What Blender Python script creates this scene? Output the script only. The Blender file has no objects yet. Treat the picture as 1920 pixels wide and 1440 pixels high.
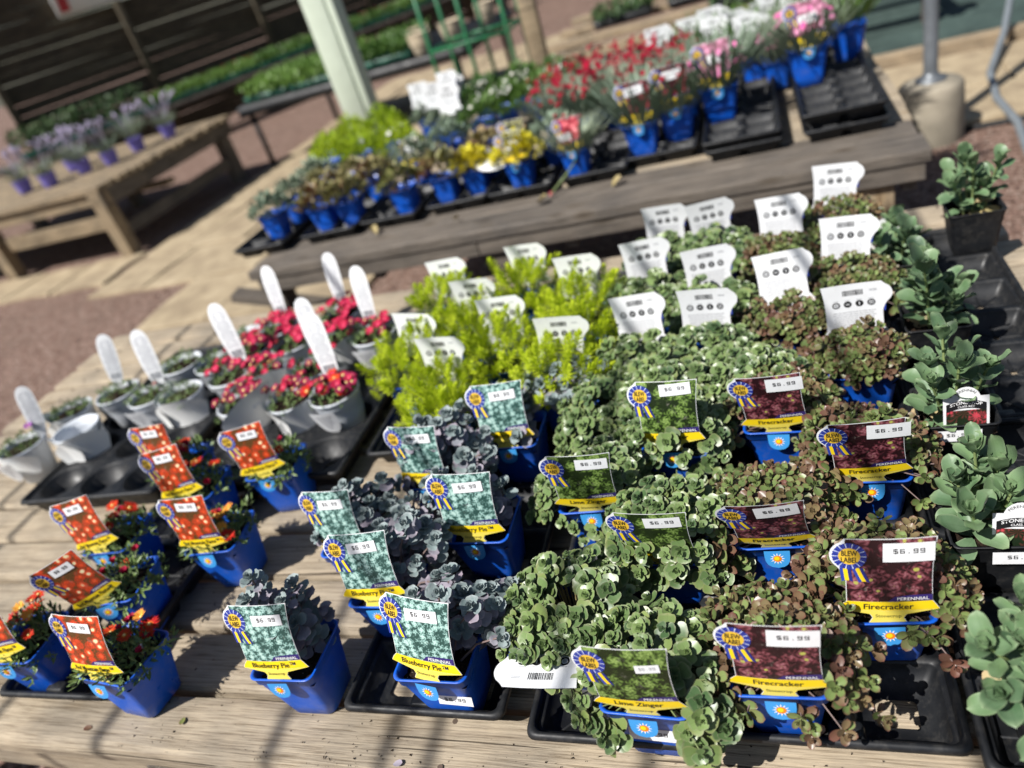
import bpy, bmesh, math, random
from mathutils import Vector, Matrix, Quaternion, noise
R = random.Random(7)
PI = math.pi
C = bpy.context.scene.collection
SC = bpy.context.scene

# ------------------------------------------------------------------ camera, light, exposure
CAM_H = 0.92
cam_d = bpy.data.cameras.new('camera')
cam = bpy.data.objects.new('camera', cam_d)
C.objects.link(cam)
SC.camera = cam
right = Vector((0.93153084, 0.2351534, -0.27740435))
down = Vector((-0.09681358, -0.57492278, -0.8124598))
fwd = Vector((-0.35053876, 0.78368787, -0.51279225))
m3 = Matrix((right, -down, -fwd)).transposed()
cam.matrix_world = Matrix.Translation((0, 0, CAM_H)) @ m3.to_4x4()
cam_d.sensor_width = 36.0
cam_d.lens = 1410 / 1920 * 36
cam_d.clip_start = 0.02
cam_d.clip_end = 400
cam_d.dof.use_dof = True
cam_d.dof.focus_distance = 0.98
cam_d.dof.aperture_fstop = 2.4

SUN = Vector((-0.60, -0.80, 1.22)).normalized()
w = bpy.data.worlds.new('World')
SC.world = w
w.use_nodes = True
nt = w.node_tree
nt.nodes.clear()
out = nt.nodes.new('ShaderNodeOutputWorld')
bg = nt.nodes.new('ShaderNodeBackground')
sky = nt.nodes.new('ShaderNodeTexSky')
sky.sky_type = 'NISHITA'
sky.sun_disc = False
sky.sun_elevation = math.asin(SUN.z)
sky.sun_rotation = math.atan2(SUN.x, SUN.y)
bg.inputs['Strength'].default_value = 0.055
nt.links.new(sky.outputs['Color'], bg.inputs['Color'])
nt.links.new(bg.outputs['Background'], out.inputs['Surface'])
sun_d = bpy.data.lights.new('sun', 'SUN')
sun_d.energy = 5.0
sun_d.angle = math.radians(0.53)
sun_d.color = (1.0, 0.968, 0.925)
sun_o = bpy.data.objects.new('sun', sun_d)
C.objects.link(sun_o)
sun_o.rotation_euler = SUN.to_track_quat('Z', 'Y').to_euler()
SC.view_settings.view_transform = 'Standard'
SC.view_settings.look = 'None'
SC.view_settings.exposure = 0.45
SC.view_settings.gamma = 1.0
SC.view_settings.use_curve_mapping = False

# ------------------------------------------------------------------ material helpers
MATS = {}


class NT:
    def __init__(s, name):
        s.m = bpy.data.materials.new(name)
        s.m.use_nodes = True
        s.t = s.m.node_tree
        s.b = s.t.nodes['Principled BSDF']

    def n(s, typ, **kw):
        nd = s.t.nodes.new('ShaderNode' + typ)
        for k, v in kw.items():
            if k.startswith('i_'):
                key = k[2:].replace('_', ' ')
                nd.inputs[int(key) if key.isdigit() else key].default_value = v
            else:
                setattr(nd, k, v)
        return nd

    def l(s, a, b):
        s.t.links.new(a, b)

    def ramp(s, fac, stops, interp='LINEAR'):
        r = s.n('ValToRGB')
        cr = r.color_ramp
        cr.interpolation = interp
        while len(cr.elements) < len(stops):
            cr.elements.new(0.5)
        for e, (p, c) in zip(cr.elements, stops):
            e.position = p
            e.color = (*c, 1) if len(c) == 3 else c
        s.l(fac, r.inputs['Fac'])
        return r.outputs['Color']

    def mix(s, fac, a, b, mode='MIX'):
        m = s.n('Mix', data_type='RGBA', blend_type=mode)
        for sock, v in ((m.inputs['Factor'], fac), (m.inputs['A'], a), (m.inputs['B'], b)):
            pass
        ins = [i for i in m.inputs if i.enabled]
        names = {'Factor': fac, 'A': a, 'B': b}
        for i in m.inputs:
            if i.enabled and i.name in names:
                v = names[i.name]
                if hasattr(v, 'is_output'):
                    s.l(v, i)
                elif isinstance(v, (int, float)):
                    i.default_value = v
                else:
                    i.default_value = (*v, 1)
        return [o for o in m.outputs if o.enabled][0]

    def math(s, op, a, b=None, c=None):
        m = s.n('Math', operation=op)
        for i, v in enumerate((a, b, c)):
            if v is None:
                continue
            if hasattr(v, 'is_output'):
                s.l(v, m.inputs[i])
            else:
                m.inputs[i].default_value = v
        return m.outputs[0]

    def coords(s, kind='Object', scale=(1, 1, 1), rand=0.0):
        tc = s.n('TexCoord')
        mp = s.n('Mapping')
        mp.inputs['Scale'].default_value = scale
        s.l(tc.outputs[kind], mp.inputs['Vector'])
        if rand:
            oi = s.n('ObjectInfo')
            v = s.n('VectorMath', operation='SCALE')
            v.inputs[0].default_value = (37.1, 17.3, 53.7)
            s.l(oi.outputs['Random'], v.inputs['Scale'])
            s.l(v.outputs[0], mp.inputs['Location'])
        return mp.outputs['Vector']

    def noise(s, vec, scale, detail=4, rough=0.55, dist=0.0):
        n = s.n('TexNoise')
        n.inputs['Scale'].default_value = scale
        n.inputs['Detail'].default_value = detail
        n.inputs['Roughness'].default_value = rough
        n.inputs['Distortion'].default_value = dist
        s.l(vec, n.inputs['Vector'])
        return n.outputs['Fac']

    def voro(s, vec, scale, feature='F1', rnd=1.0):
        n = s.n('TexVoronoi', feature=feature)
        n.inputs['Scale'].default_value = scale
        n.inputs['Randomness'].default_value = rnd
        s.l(vec, n.inputs['Vector'])
        return n

    def bump(s, h, strength=0.3, dist=0.01):
        b = s.n('Bump')
        b.inputs['Strength'].default_value = strength
        b.inputs['Distance'].default_value = dist
        s.l(h, b.inputs['Height'])
        s.l(b.outputs['Normal'], s.b.inputs['Normal'])

    def set(s, **kw):
        for k, v in kw.items():
            i = s.b.inputs[k.replace('_', ' ')]
            if hasattr(v, 'is_output'):
                s.l(v, i)
            elif isinstance(v, tuple):
                i.default_value = (*v, 1) if len(v) == 3 else v
            else:
                i.default_value = v
        return s


def flat(name, col, rough=0.5, spec=0.5, metal=0.0):
    if name in MATS:
        return MATS[name]
    t = NT(name)
    t.set(Base_Color=col, Roughness=rough, Metallic=metal)
    t.b.inputs['Specular IOR Level'].default_value = spec
    MATS[name] = t.m
    return t.m


def worn(name, col, rough, var=0.25, scale=12, spec=0.5, dust=None, dust_amt=0.3):
    """plain coloured stuff with blotchy value variation, dust and light relief"""
    t = NT(name)
    v = t.coords('Object', rand=1)
    n1 = t.noise(v, scale, 5, 0.6)
    lo = tuple(c * (1 - var) for c in col)
    hi = tuple(min(1, c * (1 + var)) for c in col)
    c = t.ramp(n1, [(0.3, lo), (0.7, hi)])
    if dust:
        n2 = t.noise(v, scale * 4, 6, 0.7)
        f = t.ramp(n2, [(0.5, (0, 0, 0)), (0.75, (dust_amt,) * 3)])
        c = t.mix(f, c, dust)
    n3 = t.noise(v, scale * 3, 3)
    rg = t.ramp(n3, [(0.3, (max(0.05, rough - 0.12),) * 3), (0.7, (min(1, rough + 0.15),) * 3)])
    t.set(Base_Color=c, Roughness=rg)
    t.b.inputs['Specular IOR Level'].default_value = spec
    t.bump(n1, 0.08, 0.004)
    MATS[name] = t.m
    return t.m


def wood(name, light, dark, grain=1.0, bumpy=0.5, knots=True, rough=0.75):
    t = NT(name)
    v = t.coords('Object', (1.1 * grain, 16 * grain, 16 * grain), rand=1)
    v0 = t.coords('Object', (1, 1, 1), rand=1)
    big = t.noise(v0, 5.0, 4, 0.6, 0.4)
    n1 = t.noise(v, 3.2, 8, 0.68, 0.7)
    vf = t.coords('Object', (3.5 * grain, 120 * grain, 120 * grain), rand=1)
    n2 = t.noise(vf, 3.0, 5, 0.7, 0.2)
    base = t.ramp(n1, [(0.26, dark), (0.42, tuple(a * .6 + b * .4 for a, b in zip(light, dark))), (0.66, light)])
    fine = t.ramp(n2, [(0.33, (0.42, 0.38, 0.33)), (0.5, (0.9, 0.9, 0.9)), (0.7, (1.12, 1.1, 1.06))])
    c = t.mix(1.0, base, fine, 'MULTIPLY')
    bl = t.ramp(big, [(0.3, (0.68, 0.69, 0.71)), (0.62, (1.05, 1.03, 1.0))])
    c = t.mix(1.0, c, bl, 'MULTIPLY')
    h = t.math('ADD', t.math('MULTIPLY', n1, 0.6), t.math('MULTIPLY', n2, 0.5))
    if knots:
        vk = t.coords('Object', (3.2, 9, 9), rand=1)
        k = t.voro(vk, 1.25)
        kf = t.ramp(k.outputs['Distance'], [(0.03, (0.28, 0.22, 0.17)), (0.11, (0.75, 0.7, 0.62)), (0.2, (1, 1, 1))])
        c = t.mix(0.8, c, kf, 'MULTIPLY')
    # cracks: thin dark splits along the grain
    vc = t.coords('Object', (0.9 * grain, 42 * grain, 42 * grain), rand=1)
    cr = t.noise(vc, 1.6, 2, 0.5, 0.6)
    cf = t.ramp(cr, [(0.30, (0.10, 0.085, 0.07)), (0.318, (1, 1, 1))])
    c = t.mix(0.85, c, cf, 'MULTIPLY')
    t.set(Base_Color=c, Roughness=rough)
    t.b.inputs['Specular IOR Level'].default_value = 0.25
    t.bump(h, bumpy, 0.006)
    MATS[name] = t.m
    return t.m


def leafmat(name, a, b, edge=None, edge_amt=0.5, tip=None, bloom=None, rough=0.42, spec=0.45, sss=0.0, trans=0.0):
    """a..b = per leaf variation; edge = margin colour; UV.x across -1..1 (stored 0..1), UV.y along 0..1"""
    t = NT(name)
    oi = t.n('ObjectInfo')
    v = t.coords('Object', rand=1)
    n1 = t.noise(v, 55, 3, 0.6)
    n0 = t.noise(v, 14, 2)
    f = t.math('ADD', t.math('MULTIPLY', oi.outputs['Random'], 0.55), t.math('MULTIPLY', n0, 0.55))
    c = t.ramp(f, [(0.25, a), (0.85, b)])
    if tip:
        c = t.mix(t.ramp(n0, [(0.52, (0, 0, 0)), (0.68, (0.75, 0.75, 0.75))]), c, tip)
    uv = t.n('UVMap', uv_map='UVMap')
    sep = t.n('SeparateXYZ')
    t.l(uv.outputs[0], sep.inputs[0])
    ax = t.math('ABSOLUTE', t.math('SUBTRACT', t.math('MULTIPLY', sep.outputs[0], 2.0), 1.0))
    mx = t.math('MAXIMUM', ax, sep.outputs[1])
    if edge:
        ef = t.ramp(mx, [(0.80, (0, 0, 0)), (0.98, (edge_amt,) * 3)])
        c = t.mix(ef, c, edge)
    if bloom:
        bf = t.ramp(n1, [(0.35, (0, 0, 0)), (0.72, (0.55, 0.55, 0.55))])
        c = t.mix(bf, c, bloom)
    # faint mid vein
    vf = t.ramp(ax, [(0.0, (0.82, 0.82, 0.82)), (0.1, (1, 1, 1))])
    c = t.mix(0.6, c, vf, 'MULTIPLY')
    t.set(Base_Color=c, Roughness=rough)
    t.b.inputs['Specular IOR Level'].default_value = spec
    if trans:
        tr = t.n('BsdfTranslucent')
        t.l(c, tr.inputs['Color'])
        ms = t.n('MixShader')
        ms.inputs[0].default_value = trans
        t.l(t.b.outputs[0], ms.inputs[1])
        t.l(tr.outputs[0], ms.inputs[2])
        t.l(ms.outputs[0], t.t.nodes['Material Output'].inputs['Surface'])
    t.bump(n1, 0.12, 0.002)
    MATS[name] = t.m
    return t.m


def uvsplit(t):
    uv = t.n('UVMap', uv_map='UVMap')
    return uv.outputs[0]


def print_rosettes(name, dark, mid, light, scale, star=5, hot=None, hot_rad=0.2):
    """small plant photograph printed on a tag: crowded leafy rosettes"""
    t = NT(name)
    v = uvsplit(t)
    wob = t.n('TexNoise')
    wob.inputs['Scale'].default_value = scale * 1.3
    t.l(v, wob.inputs['Vector'])
    mixv = t.n('VectorMath', operation='MULTIPLY_ADD')
    t.l(wob.outputs['Color'], mixv.inputs[0])
    mixv.inputs[1].default_value = (0.35 / scale,) * 3
    t.l(v, mixv.inputs[2])
    vv = mixv.outputs[0]
    big = t.voro(vv, scale)
    sub = t.n('VectorMath', operation='SUBTRACT')
    t.l(vv, sub.inputs[0])
    t.l(big.outputs['Position'], sub.inputs[1])
    sp = t.n('SeparateXYZ')
    t.l(sub.outputs[0], sp.inputs[0])
    ang = t.math('ARCTAN2', sp.outputs[1], sp.outputs[0])
    sc = t.n('SeparateXYZ')
    t.l(big.outputs['Color'], sc.inputs[0])
    ph = t.math('MULTIPLY', sc.outputs[0], 6.3)
    d = big.outputs['Distance']
    lobes = t.math('SINE', t.math('ADD', t.math('MULTIPLY', ang, star), t.math('ADD', ph, t.math('MULTIPLY', d, 9.0))))
    rings = t.math('SINE', t.math('MULTIPLY', d, 26.0))
    val = t.math('ADD', t.math('SUBTRACT', 0.95, t.math('MULTIPLY', d, 1.15)),
                 t.math('ADD', t.math('MULTIPLY', lobes, 0.17), t.math('MULTIPLY', rings, 0.10)))
    val = t.math('ADD', val, t.math('MULTIPLY', t.math('SUBTRACT', sc.outputs[1], 0.5), 0.35))
    c = t.ramp(val, [(0.22, dark), (0.5, mid), (0.92, light)])
    if hot:
        hf = t.ramp(d, [(hot_rad * 0.8, (1, 1, 1)), (hot_rad * 1.25, (0, 0, 0))])
        c = t.mix(hf, c, hot)
    oi = t.n('ObjectInfo')
    va = t.n('VectorMath', operation='ADD')
    t.l(v, va.inputs[0])
    t.l(oi.outputs['Random'], va.inputs[1])
    dn = t.noise(va.outputs[0], 7.0, 6, 0.75)
    c = t.mix(t.ramp(dn, [(0.60, (0, 0, 0)), (0.74, (0.5, 0.5, 0.5))]), c, (0.42, 0.38, 0.32))
    t.set(Base_Color=c, Roughness=t.ramp(dn, [(0.35, (0.22, 0.22, 0.22)), (0.7, (0.5, 0.5, 0.5))]))
    MATS[name] = t.m
    return t.m


# ------------------------------------------------------------------ mesh helpers
class MB:
    def __init__(s):
        s.v, s.f, s.mi, s.uv = [], [], [], {}

    def add(s, vs, fs, mi=0, uvs=None):
        o = len(s.v)
        s.v.extend(tuple(v) for v in vs)
        for f in fs:
            s.f.append(tuple(i + o for i in f))
            s.mi.append(mi)
        if uvs:
            for i, u in enumerate(uvs):
                s.uv[o + i] = u
        return s

    def box(s, lo, hi, mi=0, M=None):
        x0, y0, z0 = lo
        x1, y1, z1 = hi
        vs = [(x0, y0, z0), (x1, y0, z0), (x1, y1, z0), (x0, y1, z0), (x0, y0, z1), (x1, y0, z1), (x1, y1, z1), (x0, y1, z1)]
        if M:
            vs = [M @ Vector(v) for v in vs]
        return s.add(vs, [(0, 3, 2, 1), (4, 5, 6, 7), (0, 1, 5, 4), (1, 2, 6, 5), (2, 3, 7, 6), (3, 0, 4, 7)], mi)

    def rings(s, rings, mi=0, closed=True, cap0=False, cap1=False):
        n = len(rings[0])
        vs = [p for r in rings for p in r]
        fs = []
        for k in range(len(rings) - 1):
            for i in range(n if closed else n - 1):
                j = (i + 1) % n
                fs.append((k * n + i, k * n + j, (k + 1) * n + j, (k + 1) * n + i))
        if cap0:
            fs.append(tuple(range(n - 1, -1, -1)))
        if cap1:
            fs.append(tuple((len(rings) - 1) * n + i for i in range(n)))
        return s.add(vs, fs, mi)

    def tube(s, pts, rad, n=6, mi=0, caps=True):
        pts = [Vector(p) for p in pts]
        rs = rad if isinstance(rad, (list, tuple)) else [rad] * len(pts)
        rings = []
        up = Vector((0.13, 0.31, 0.94))
        for k, p in enumerate(pts):
            d = (pts[min(k + 1, len(pts) - 1)] - pts[max(k - 1, 0)]).normalized()
            a = d.cross(up)
            if a.length < 1e-4:
                a = d.cross(Vector((1, 0, 0)))
            a.normalize()
            b = d.cross(a)
            rings.append([p + rs[k] * (math.cos(2 * PI * i / n) * a + math.sin(2 * PI * i / n) * b) for i in range(n)])
        return s.rings(rings, mi, True, caps, caps)

    def lathe(s, prof, n=24, mi=0):
        return s.rings([[(r * math.cos(2 * PI * i / n), r * math.sin(2 * PI * i / n), z) for i in range(n)] for r, z in prof], mi)

    def merge(s, other, M=None, mi=None):
        o = len(s.v)
        s.v.extend(tuple(M @ Vector(v)) if M else v for v in other.v)
        for f, m in zip(other.f, other.mi):
            s.f.append(tuple(i + o for i in f))
            s.mi.append(m if mi is None else mi)
        for k, u in other.uv.items():
            s.uv[o + k] = u
        return s

    def mesh(s, name, mats, smooth=True):
        me = bpy.data.meshes.new(name)
        me.from_pydata([tuple(v) for v in s.v], [], s.f)
        for m in (mats if isinstance(mats, (list, tuple)) else [mats]):
            me.materials.append(m)
        me.polygons.foreach_set('material_index', s.mi)
        me.polygons.foreach_set('use_smooth', [bool(smooth)] * len(s.f))
        if s.uv:
            ul = me.uv_layers.new(name='UVMap')
            dat = [0.0] * (2 * len(me.loops))
            for li, l in enumerate(me.loops):
                u = s.uv.get(l.vertex_index, (0.5, 0.5))
                dat[2 * li], dat[2 * li + 1] = u[0], u[1]
            ul.data.foreach_set('uv', dat)
        me.update()
        return me


def obj(name, me, parent=None, loc=(0, 0, 0), rot=None, scale=None, kind=None):
    o = bpy.data.objects.new(name, me)
    C.objects.link(o)
    if parent:
        o.parent = parent
    o.location = loc
    if rot is not None:
        if isinstance(rot, Quaternion):
            o.rotation_mode = 'QUATERNION'
            o.rotation_quaternion = rot
        else:
            o.rotation_euler = rot
    if scale is not None:
        o.scale = (scale,) * 3 if isinstance(scale, (int, float)) else scale
    if kind:
        o['kind'] = kind
    return o


def thing(name, label, cat, loc=(0, 0, 0), rotz=0.0, group=None, me=None):
    o = obj(name, me, None, loc, (0, 0, rotz))
    o['label'] = label
    o['category'] = cat
    if group:
        o['group'] = group
    return o


def rrect(hx, hy, r, n=4, z=0.0, cx=0.0, cy=0.0):
    """rounded rectangle ring, counter-clockwise"""
    out = []
    for q, (sx, sy) in enumerate(((1, 1), (-1, 1), (-1, -1), (1, -1))):
        for k in range(n + 1):
            a = q * PI / 2 + k / n * PI / 2
            out.append((cx + sx * (hx - r) + r * math.cos(a), cy + sy * (hy - r) + r * math.sin(a), z))
    return out


def tilt_quat(normal, spin=0.0):
    return Vector(normal).normalized().to_track_quat('Z', 'Y') @ Quaternion((0, 0, 1), spin)
# ------------------------------------------------------------------ materials
M_BLUE = worn('blue_plastic', (0.006, 0.095, 0.54), 0.36, 0.18, 9, 0.45, (0.19, 0.17, 0.14), 0.34)
M_BLACK = worn('black_plastic', (0.010, 0.011, 0.013), 0.5, 0.35, 14, 0.4, (0.11, 0.10, 0.085), 0.30)
M_GREY = worn('grey_plastic', (0.60, 0.63, 0.67), 0.45, 0.08, 8, 0.4, (0.2, 0.19, 0.17), 0.25)
M_WHITEP = worn('white_plastic', (0.78, 0.78, 0.76), 0.4, 0.05, 6, 0.4)
M_PURPLE = worn('purple_plastic', (0.19, 0.16, 0.55), 0.45, 0.1)
M_GREENP = worn('green_plastic', (0.006, 0.07, 0.042), 0.5, 0.3)
M_NAVY = worn('navy_plastic', (0.008, 0.014, 0.07), 0.4, 0.2)
M_GREENMETAL = worn('green_painted_metal', (0.015, 0.13, 0.05), 0.4, 0.25, 20)
M_STEEL = worn('grey_galvanised_steel', (0.16, 0.175, 0.19), 0.42, 0.2, 6)
M_STEEL.node_tree.nodes['Principled BSDF'].inputs['Metallic'].default_value = 0.4
M_CARD = worn('tag_card', (0.76, 0.77, 0.785), 0.38, 0.03, 30, 0.4, (0.45, 0.42, 0.36), 0.22)
M_INK = flat('black_ink', (0.012, 0.012, 0.014), 0.4)
M_GREYINK = flat('grey_ink', (0.35, 0.36, 0.38), 0.4)
M_LGREY = flat('light_grey_ink', (0.42, 0.43, 0.46), 0.4)
M_WHITE = flat('white_ink', (0.85, 0.85, 0.86), 0.35)
M_YEL = flat('yellow_ink', (0.86, 0.62, 0.012), 0.33)
M_YEL2 = flat('pale_yellow_ink', (0.80, 0.66, 0.10), 0.33)
M_GOLD = flat('gold_ink', (0.74, 0.47, 0.04), 0.33)
M_NAVYINK = flat('navy_ink', (0.018, 0.026, 0.19), 0.33)
M_BLUEINK = flat('blue_ink', (0.03, 0.055, 0.34), 0.33)
M_PALEBLUE = flat('pale_blue_ink', (0.62, 0.68, 0.85), 0.33)
M_VIOLET = flat('violet_ink', (0.035, 0.022, 0.15), 0.33)
M_SKY = flat('sky_blue_ink', (0.05, 0.30, 0.68), 0.3)
M_SUN1 = flat('orange_ink', (0.80, 0.22, 0.015), 0.33)
M_RED = flat('red_ink', (0.45, 0.02, 0.02), 0.35)
M_CREAM = worn('cream_stone', (0.5, 0.42, 0.3), 0.8, 0.2)

P_BLUEBERRY = print_rosettes('tag_photo_blue_grey_leaves', (0.025, 0.07, 0.06), (0.24, 0.42, 0.38), (0.50, 0.67, 0.61), 12, 4)
P_LIME = print_rosettes('tag_photo_green_rosettes', (0.012, 0.022, 0.006), (0.09, 0.155, 0.03), (0.27, 0.38, 0.11), 6.4, 5)
P_FIRE = print_rosettes('tag_photo_maroon_leaves', (0.02, 0.006, 0.008), (0.13, 0.03, 0.04), (0.33, 0.13, 0.15), 6.2, 4, (0.42, 0.42, 0.09), 0.15)
P_FLAME = print_rosettes('tag_photo_red_daisies', (0.10, 0.045, 0.012), (0.60, 0.04, 0.012), (0.80, 0.13, 0.03), 6.2, 13, (0.85, 0.72, 0.42), 0.2)
P_PINK = print_rosettes('tag_photo_pink_flowers', (0.22, 0.10, 0.12), (0.66, 0.22, 0.38), (0.85, 0.55, 0.65), 5, 7)
P_CRIMSON = print_rosettes('tag_photo_crimson_flowers', (0.03, 0.004, 0.006), (0.20, 0.012, 0.03), (0.4, 0.05, 0.07), 5, 7)
P_CORAL = print_rosettes('tag_photo_coral_flowers', (0.2, 0.02, 0.03), (0.70, 0.06, 0.09), (0.85, 0.4, 0.4), 5, 7)
P_OLIVE = print_rosettes('tag_photo_olive_leaves', (0.03, 0.035, 0.015), (0.25, 0.24, 0.10), (0.5, 0.46, 0.25), 6, 5)
P_CLASS = print_rosettes('tag_photo_red_flower_heads', (0.012, 0.022, 0.01), (0.10, 0.03, 0.025), (0.62, 0.06, 0.09), 4.5, 9)

L_LIME = leafmat('lime_leaf', (0.055, 0.105, 0.040), (0.18, 0.26, 0.088), (0.30, 0.30, 0.19), 0.5, None, None, 0.36, 0.45)
L_LIMED = leafmat('lime_lower_leaf', (0.07, 0.115, 0.036), (0.18, 0.24, 0.07), (0.26, 0.24, 0.12), 0.5, None, None, 0.38, 0.45)
L_BLUE = leafmat('blue_grey_leaf', (0.145, 0.20, 0.20), (0.245, 0.305, 0.30), (0.37, 0.36, 0.38), 0.4, None, (0.31, 0.36, 0.36), 0.55, 0.25)
L_BLUEP = leafmat('plum_grey_leaf', (0.17, 0.185, 0.21), (0.32, 0.265, 0.32), (0.38, 0.31, 0.36), 0.5, (0.25, 0.19, 0.23), (0.27, 0.27, 0.31), 0.55, 0.25)
L_FIRE = leafmat('olive_maroon_leaf', (0.075, 0.110, 0.034), (0.195, 0.265, 0.085), (0.15, 0.05, 0.05), 0.75, (0.125, 0.060, 0.045), None, 0.40, 0.42)
L_FIRER = leafmat('maroon_leaf', (0.115, 0.060, 0.042), (0.20, 0.165, 0.075), (0.15, 0.045, 0.04), 0.7, (0.13, 0.042, 0.035), None, 0.36, 0.45)
L_CLASS = leafmat('sage_leaf', (0.065, 0.130, 0.062), (0.155, 0.25, 0.11), (0.29, 0.36, 0.20), 0.5, None, (0.155, 0.225, 0.135), 0.45, 0.4)
L_CLASSY = leafmat('yellowing_leaf', (0.35, 0.30, 0.12), (0.45, 0.35, 0.2), (0.4, 0.26, 0.16), 0.5, None, None, 0.5, 0.3)
L_ANG = leafmat('golden_needle', (0.47, 0.58, 0.02), (0.71, 0.80, 0.06), None, 0, None, None, 0.45, 0.35, 0, 0.45)
L_ICE = leafmat('ice_plant_leaf', (0.07, 0.12, 0.03), (0.17, 0.25, 0.07), None, 0, None, (0.2, 0.27, 0.12), 0.4, 0.4)
L_GREEN = leafmat('green_leaf', (0.06, 0.13, 0.025), (0.15, 0.26, 0.05), None, 0, None, None, 0.45, 0.4, 0, 0.2)
L_DARKG = leafmat('dark_green_leaf', (0.02, 0.05, 0.018), (0.06, 0.11, 0.035), None, 0, None, None, 0.5, 0.3)
L_GREYG = leafmat('grey_green_leaf', (0.17, 0.23, 0.16), (0.29, 0.34, 0.24), None, 0, None, None, 0.55, 0.3)
L_LIMEY = leafmat('chartreuse_leaf', (0.28, 0.40, 0.015), (0.46, 0.56, 0.03), None, 0, None, None, 0.45, 0.3, 0, 0.25)
L_YELLOW = leafmat('bright_yellow_leaf', (0.55, 0.50, 0.02), (0.72, 0.64, 0.05), None, 0, None, None, 0.45, 0.3)
L_RUSTY = leafmat('rusty_green_leaf', (0.17, 0.19, 0.06), (0.30, 0.26, 0.12), (0.26, 0.08, 0.05), 0.6, (0.24, 0.09, 0.06), None, 0.45, 0.3)
M_STEM = worn('tan_stem', (0.34, 0.27, 0.12), 0.6, 0.3, 60)
M_STEMG = worn('green_stem', (0.17, 0.22, 0.08), 0.6, 0.3, 60)
M_STEMP = worn('plum_stem', (0.17, 0.12, 0.11), 0.6, 0.3, 60)


def petalmat(name, a, b, base=None):
    t = NT(name)
    oi = t.n('ObjectInfo')
    uv = t.n('UVMap', uv_map='UVMap')
    sp = t.n('SeparateXYZ')
    t.l(uv.outputs[0], sp.inputs[0])
    c = t.mix(oi.outputs['Random'], a, b)
    if base:
        f = t.ramp(sp.outputs[1], [(0.12, (0.9, 0.9, 0.9)), (0.45, (0, 0, 0))])
        c = t.mix(f, c, base)
    t.set(Base_Color=c, Roughness=0.7)
    t.b.inputs['Specular IOR Level'].default_value = 0.2
    MATS[name] = t.m
    return t.m


F_FLAME = petalmat('flame_petal', (0.42, 0.006, 0.008), (0.58, 0.05, 0.010), (0.72, 0.25, 0.02))
F_CRIM = petalmat('crimson_petal', (0.30, 0.006, 0.025), (0.46, 0.02, 0.07))
F_ORANGE = petalmat('orange_petal', (0.72, 0.22, 0.03), (0.78, 0.40, 0.06), (0.85, 0.62, 0.1))
F_ROSE = petalmat('rose_petal', (0.34, 0.004, 0.03), (0.52, 0.02, 0.075), (0.62, 0.10, 0.16))
F_WINE = petalmat('wine_petal', (0.16, 0.008, 0.035), (0.30, 0.012, 0.06), (0.6, 0.3, 0.35))
F_RED = petalmat('red_petal', (0.20, 0.002, 0.016), (0.36, 0.004, 0.03))
F_PINK = petalmat('pink_petal', (0.62, 0.12, 0.32), (0.72, 0.3, 0.48))
F_WHITE = petalmat('white_petal', (0.78, 0.78, 0.76), (0.85, 0.84, 0.8))
F_YELL = petalmat('yellow_petal', (0.75, 0.45, 0.02), (0.8, 0.6, 0.05))
F_LAV = petalmat('lavender_petal', (0.30, 0.27, 0.38), (0.42, 0.36, 0.50))
F_PURP = petalmat('purple_petal', (0.28, 0.03, 0.36), (0.35, 0.08, 0.42))
M_EYE = flat('flower_eye', (0.80, 0.62, 0.22), 0.6)


def soilmat():
    t = NT('potting_soil')
    v = t.coords('Object', rand=1)
    n = t.noise(v, 260, 6, 0.7)
    c = t.ramp(n, [(0.35, (0.006, 0.004, 0.003)), (0.6, (0.045, 0.028, 0.018)), (0.75, (0.16, 0.10, 0.06))])
    vo = t.voro(v, 190)
    f = t.ramp(vo.outputs['Distance'], [(0.10, (1, 1, 1)), (0.16, (0, 0, 0))])
    sc = t.n('SeparateXYZ')
    t.l(vo.outputs['Color'], sc.inputs[0])
    f2 = t.math('MULTIPLY', f, t.math('GREATER_THAN', sc.outputs[0], 0.82))
    c = t.mix(f2, c, (0.55, 0.5, 0.42))
    t.set(Base_Color=c, Roughness=0.9)
    t.b.inputs['Specular IOR Level'].default_value = 0.15
    t.bump(n, 0.9, 0.006)
    return t.m


M_SOIL = soilmat()

# ------------------------------------------------------------------ lettering (flat print, made of filled outlines)
_txt = {}


def text_polys(s, bold=0.012):
    """vertices (em units) and triangles of a line of lettering"""
    key = (s, bold)
    if key not in _txt:
        cu = bpy.data.curves.new('lettering', 'FONT')
        cu.body = s
        cu.offset = bold
        cu.resolution_u = 2
        ob = bpy.data.objects.new('lettering', cu)
        me = ob.to_mesh()
        vs = [(v.co.x, v.co.y) for v in me.vertices]
        fs = [tuple(p.vertices) for p in me.polygons]
        ob.to_mesh_clear()
        bpy.data.objects.remove(ob)
        bpy.data.curves.remove(cu)
        x0, x1 = min(v[0] for v in vs), max(v[0] for v in vs)
        _txt[key] = ([(x - (x0 + x1) / 2, y) for x, y in vs], fs, x1 - x0)
    return _txt[key]


SEG = {'6': ['t', 'm', 'b', 'lu', 'll', 'rl'], '9': ['t', 'm', 'b', 'lu', 'ru', 'rl'], '$': ['t', 'm', 'b', 'lu', 'rl', 'bar'], '.': ['dot'], '4': ['m', 'lu', 'ru', 'rl']}


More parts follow.
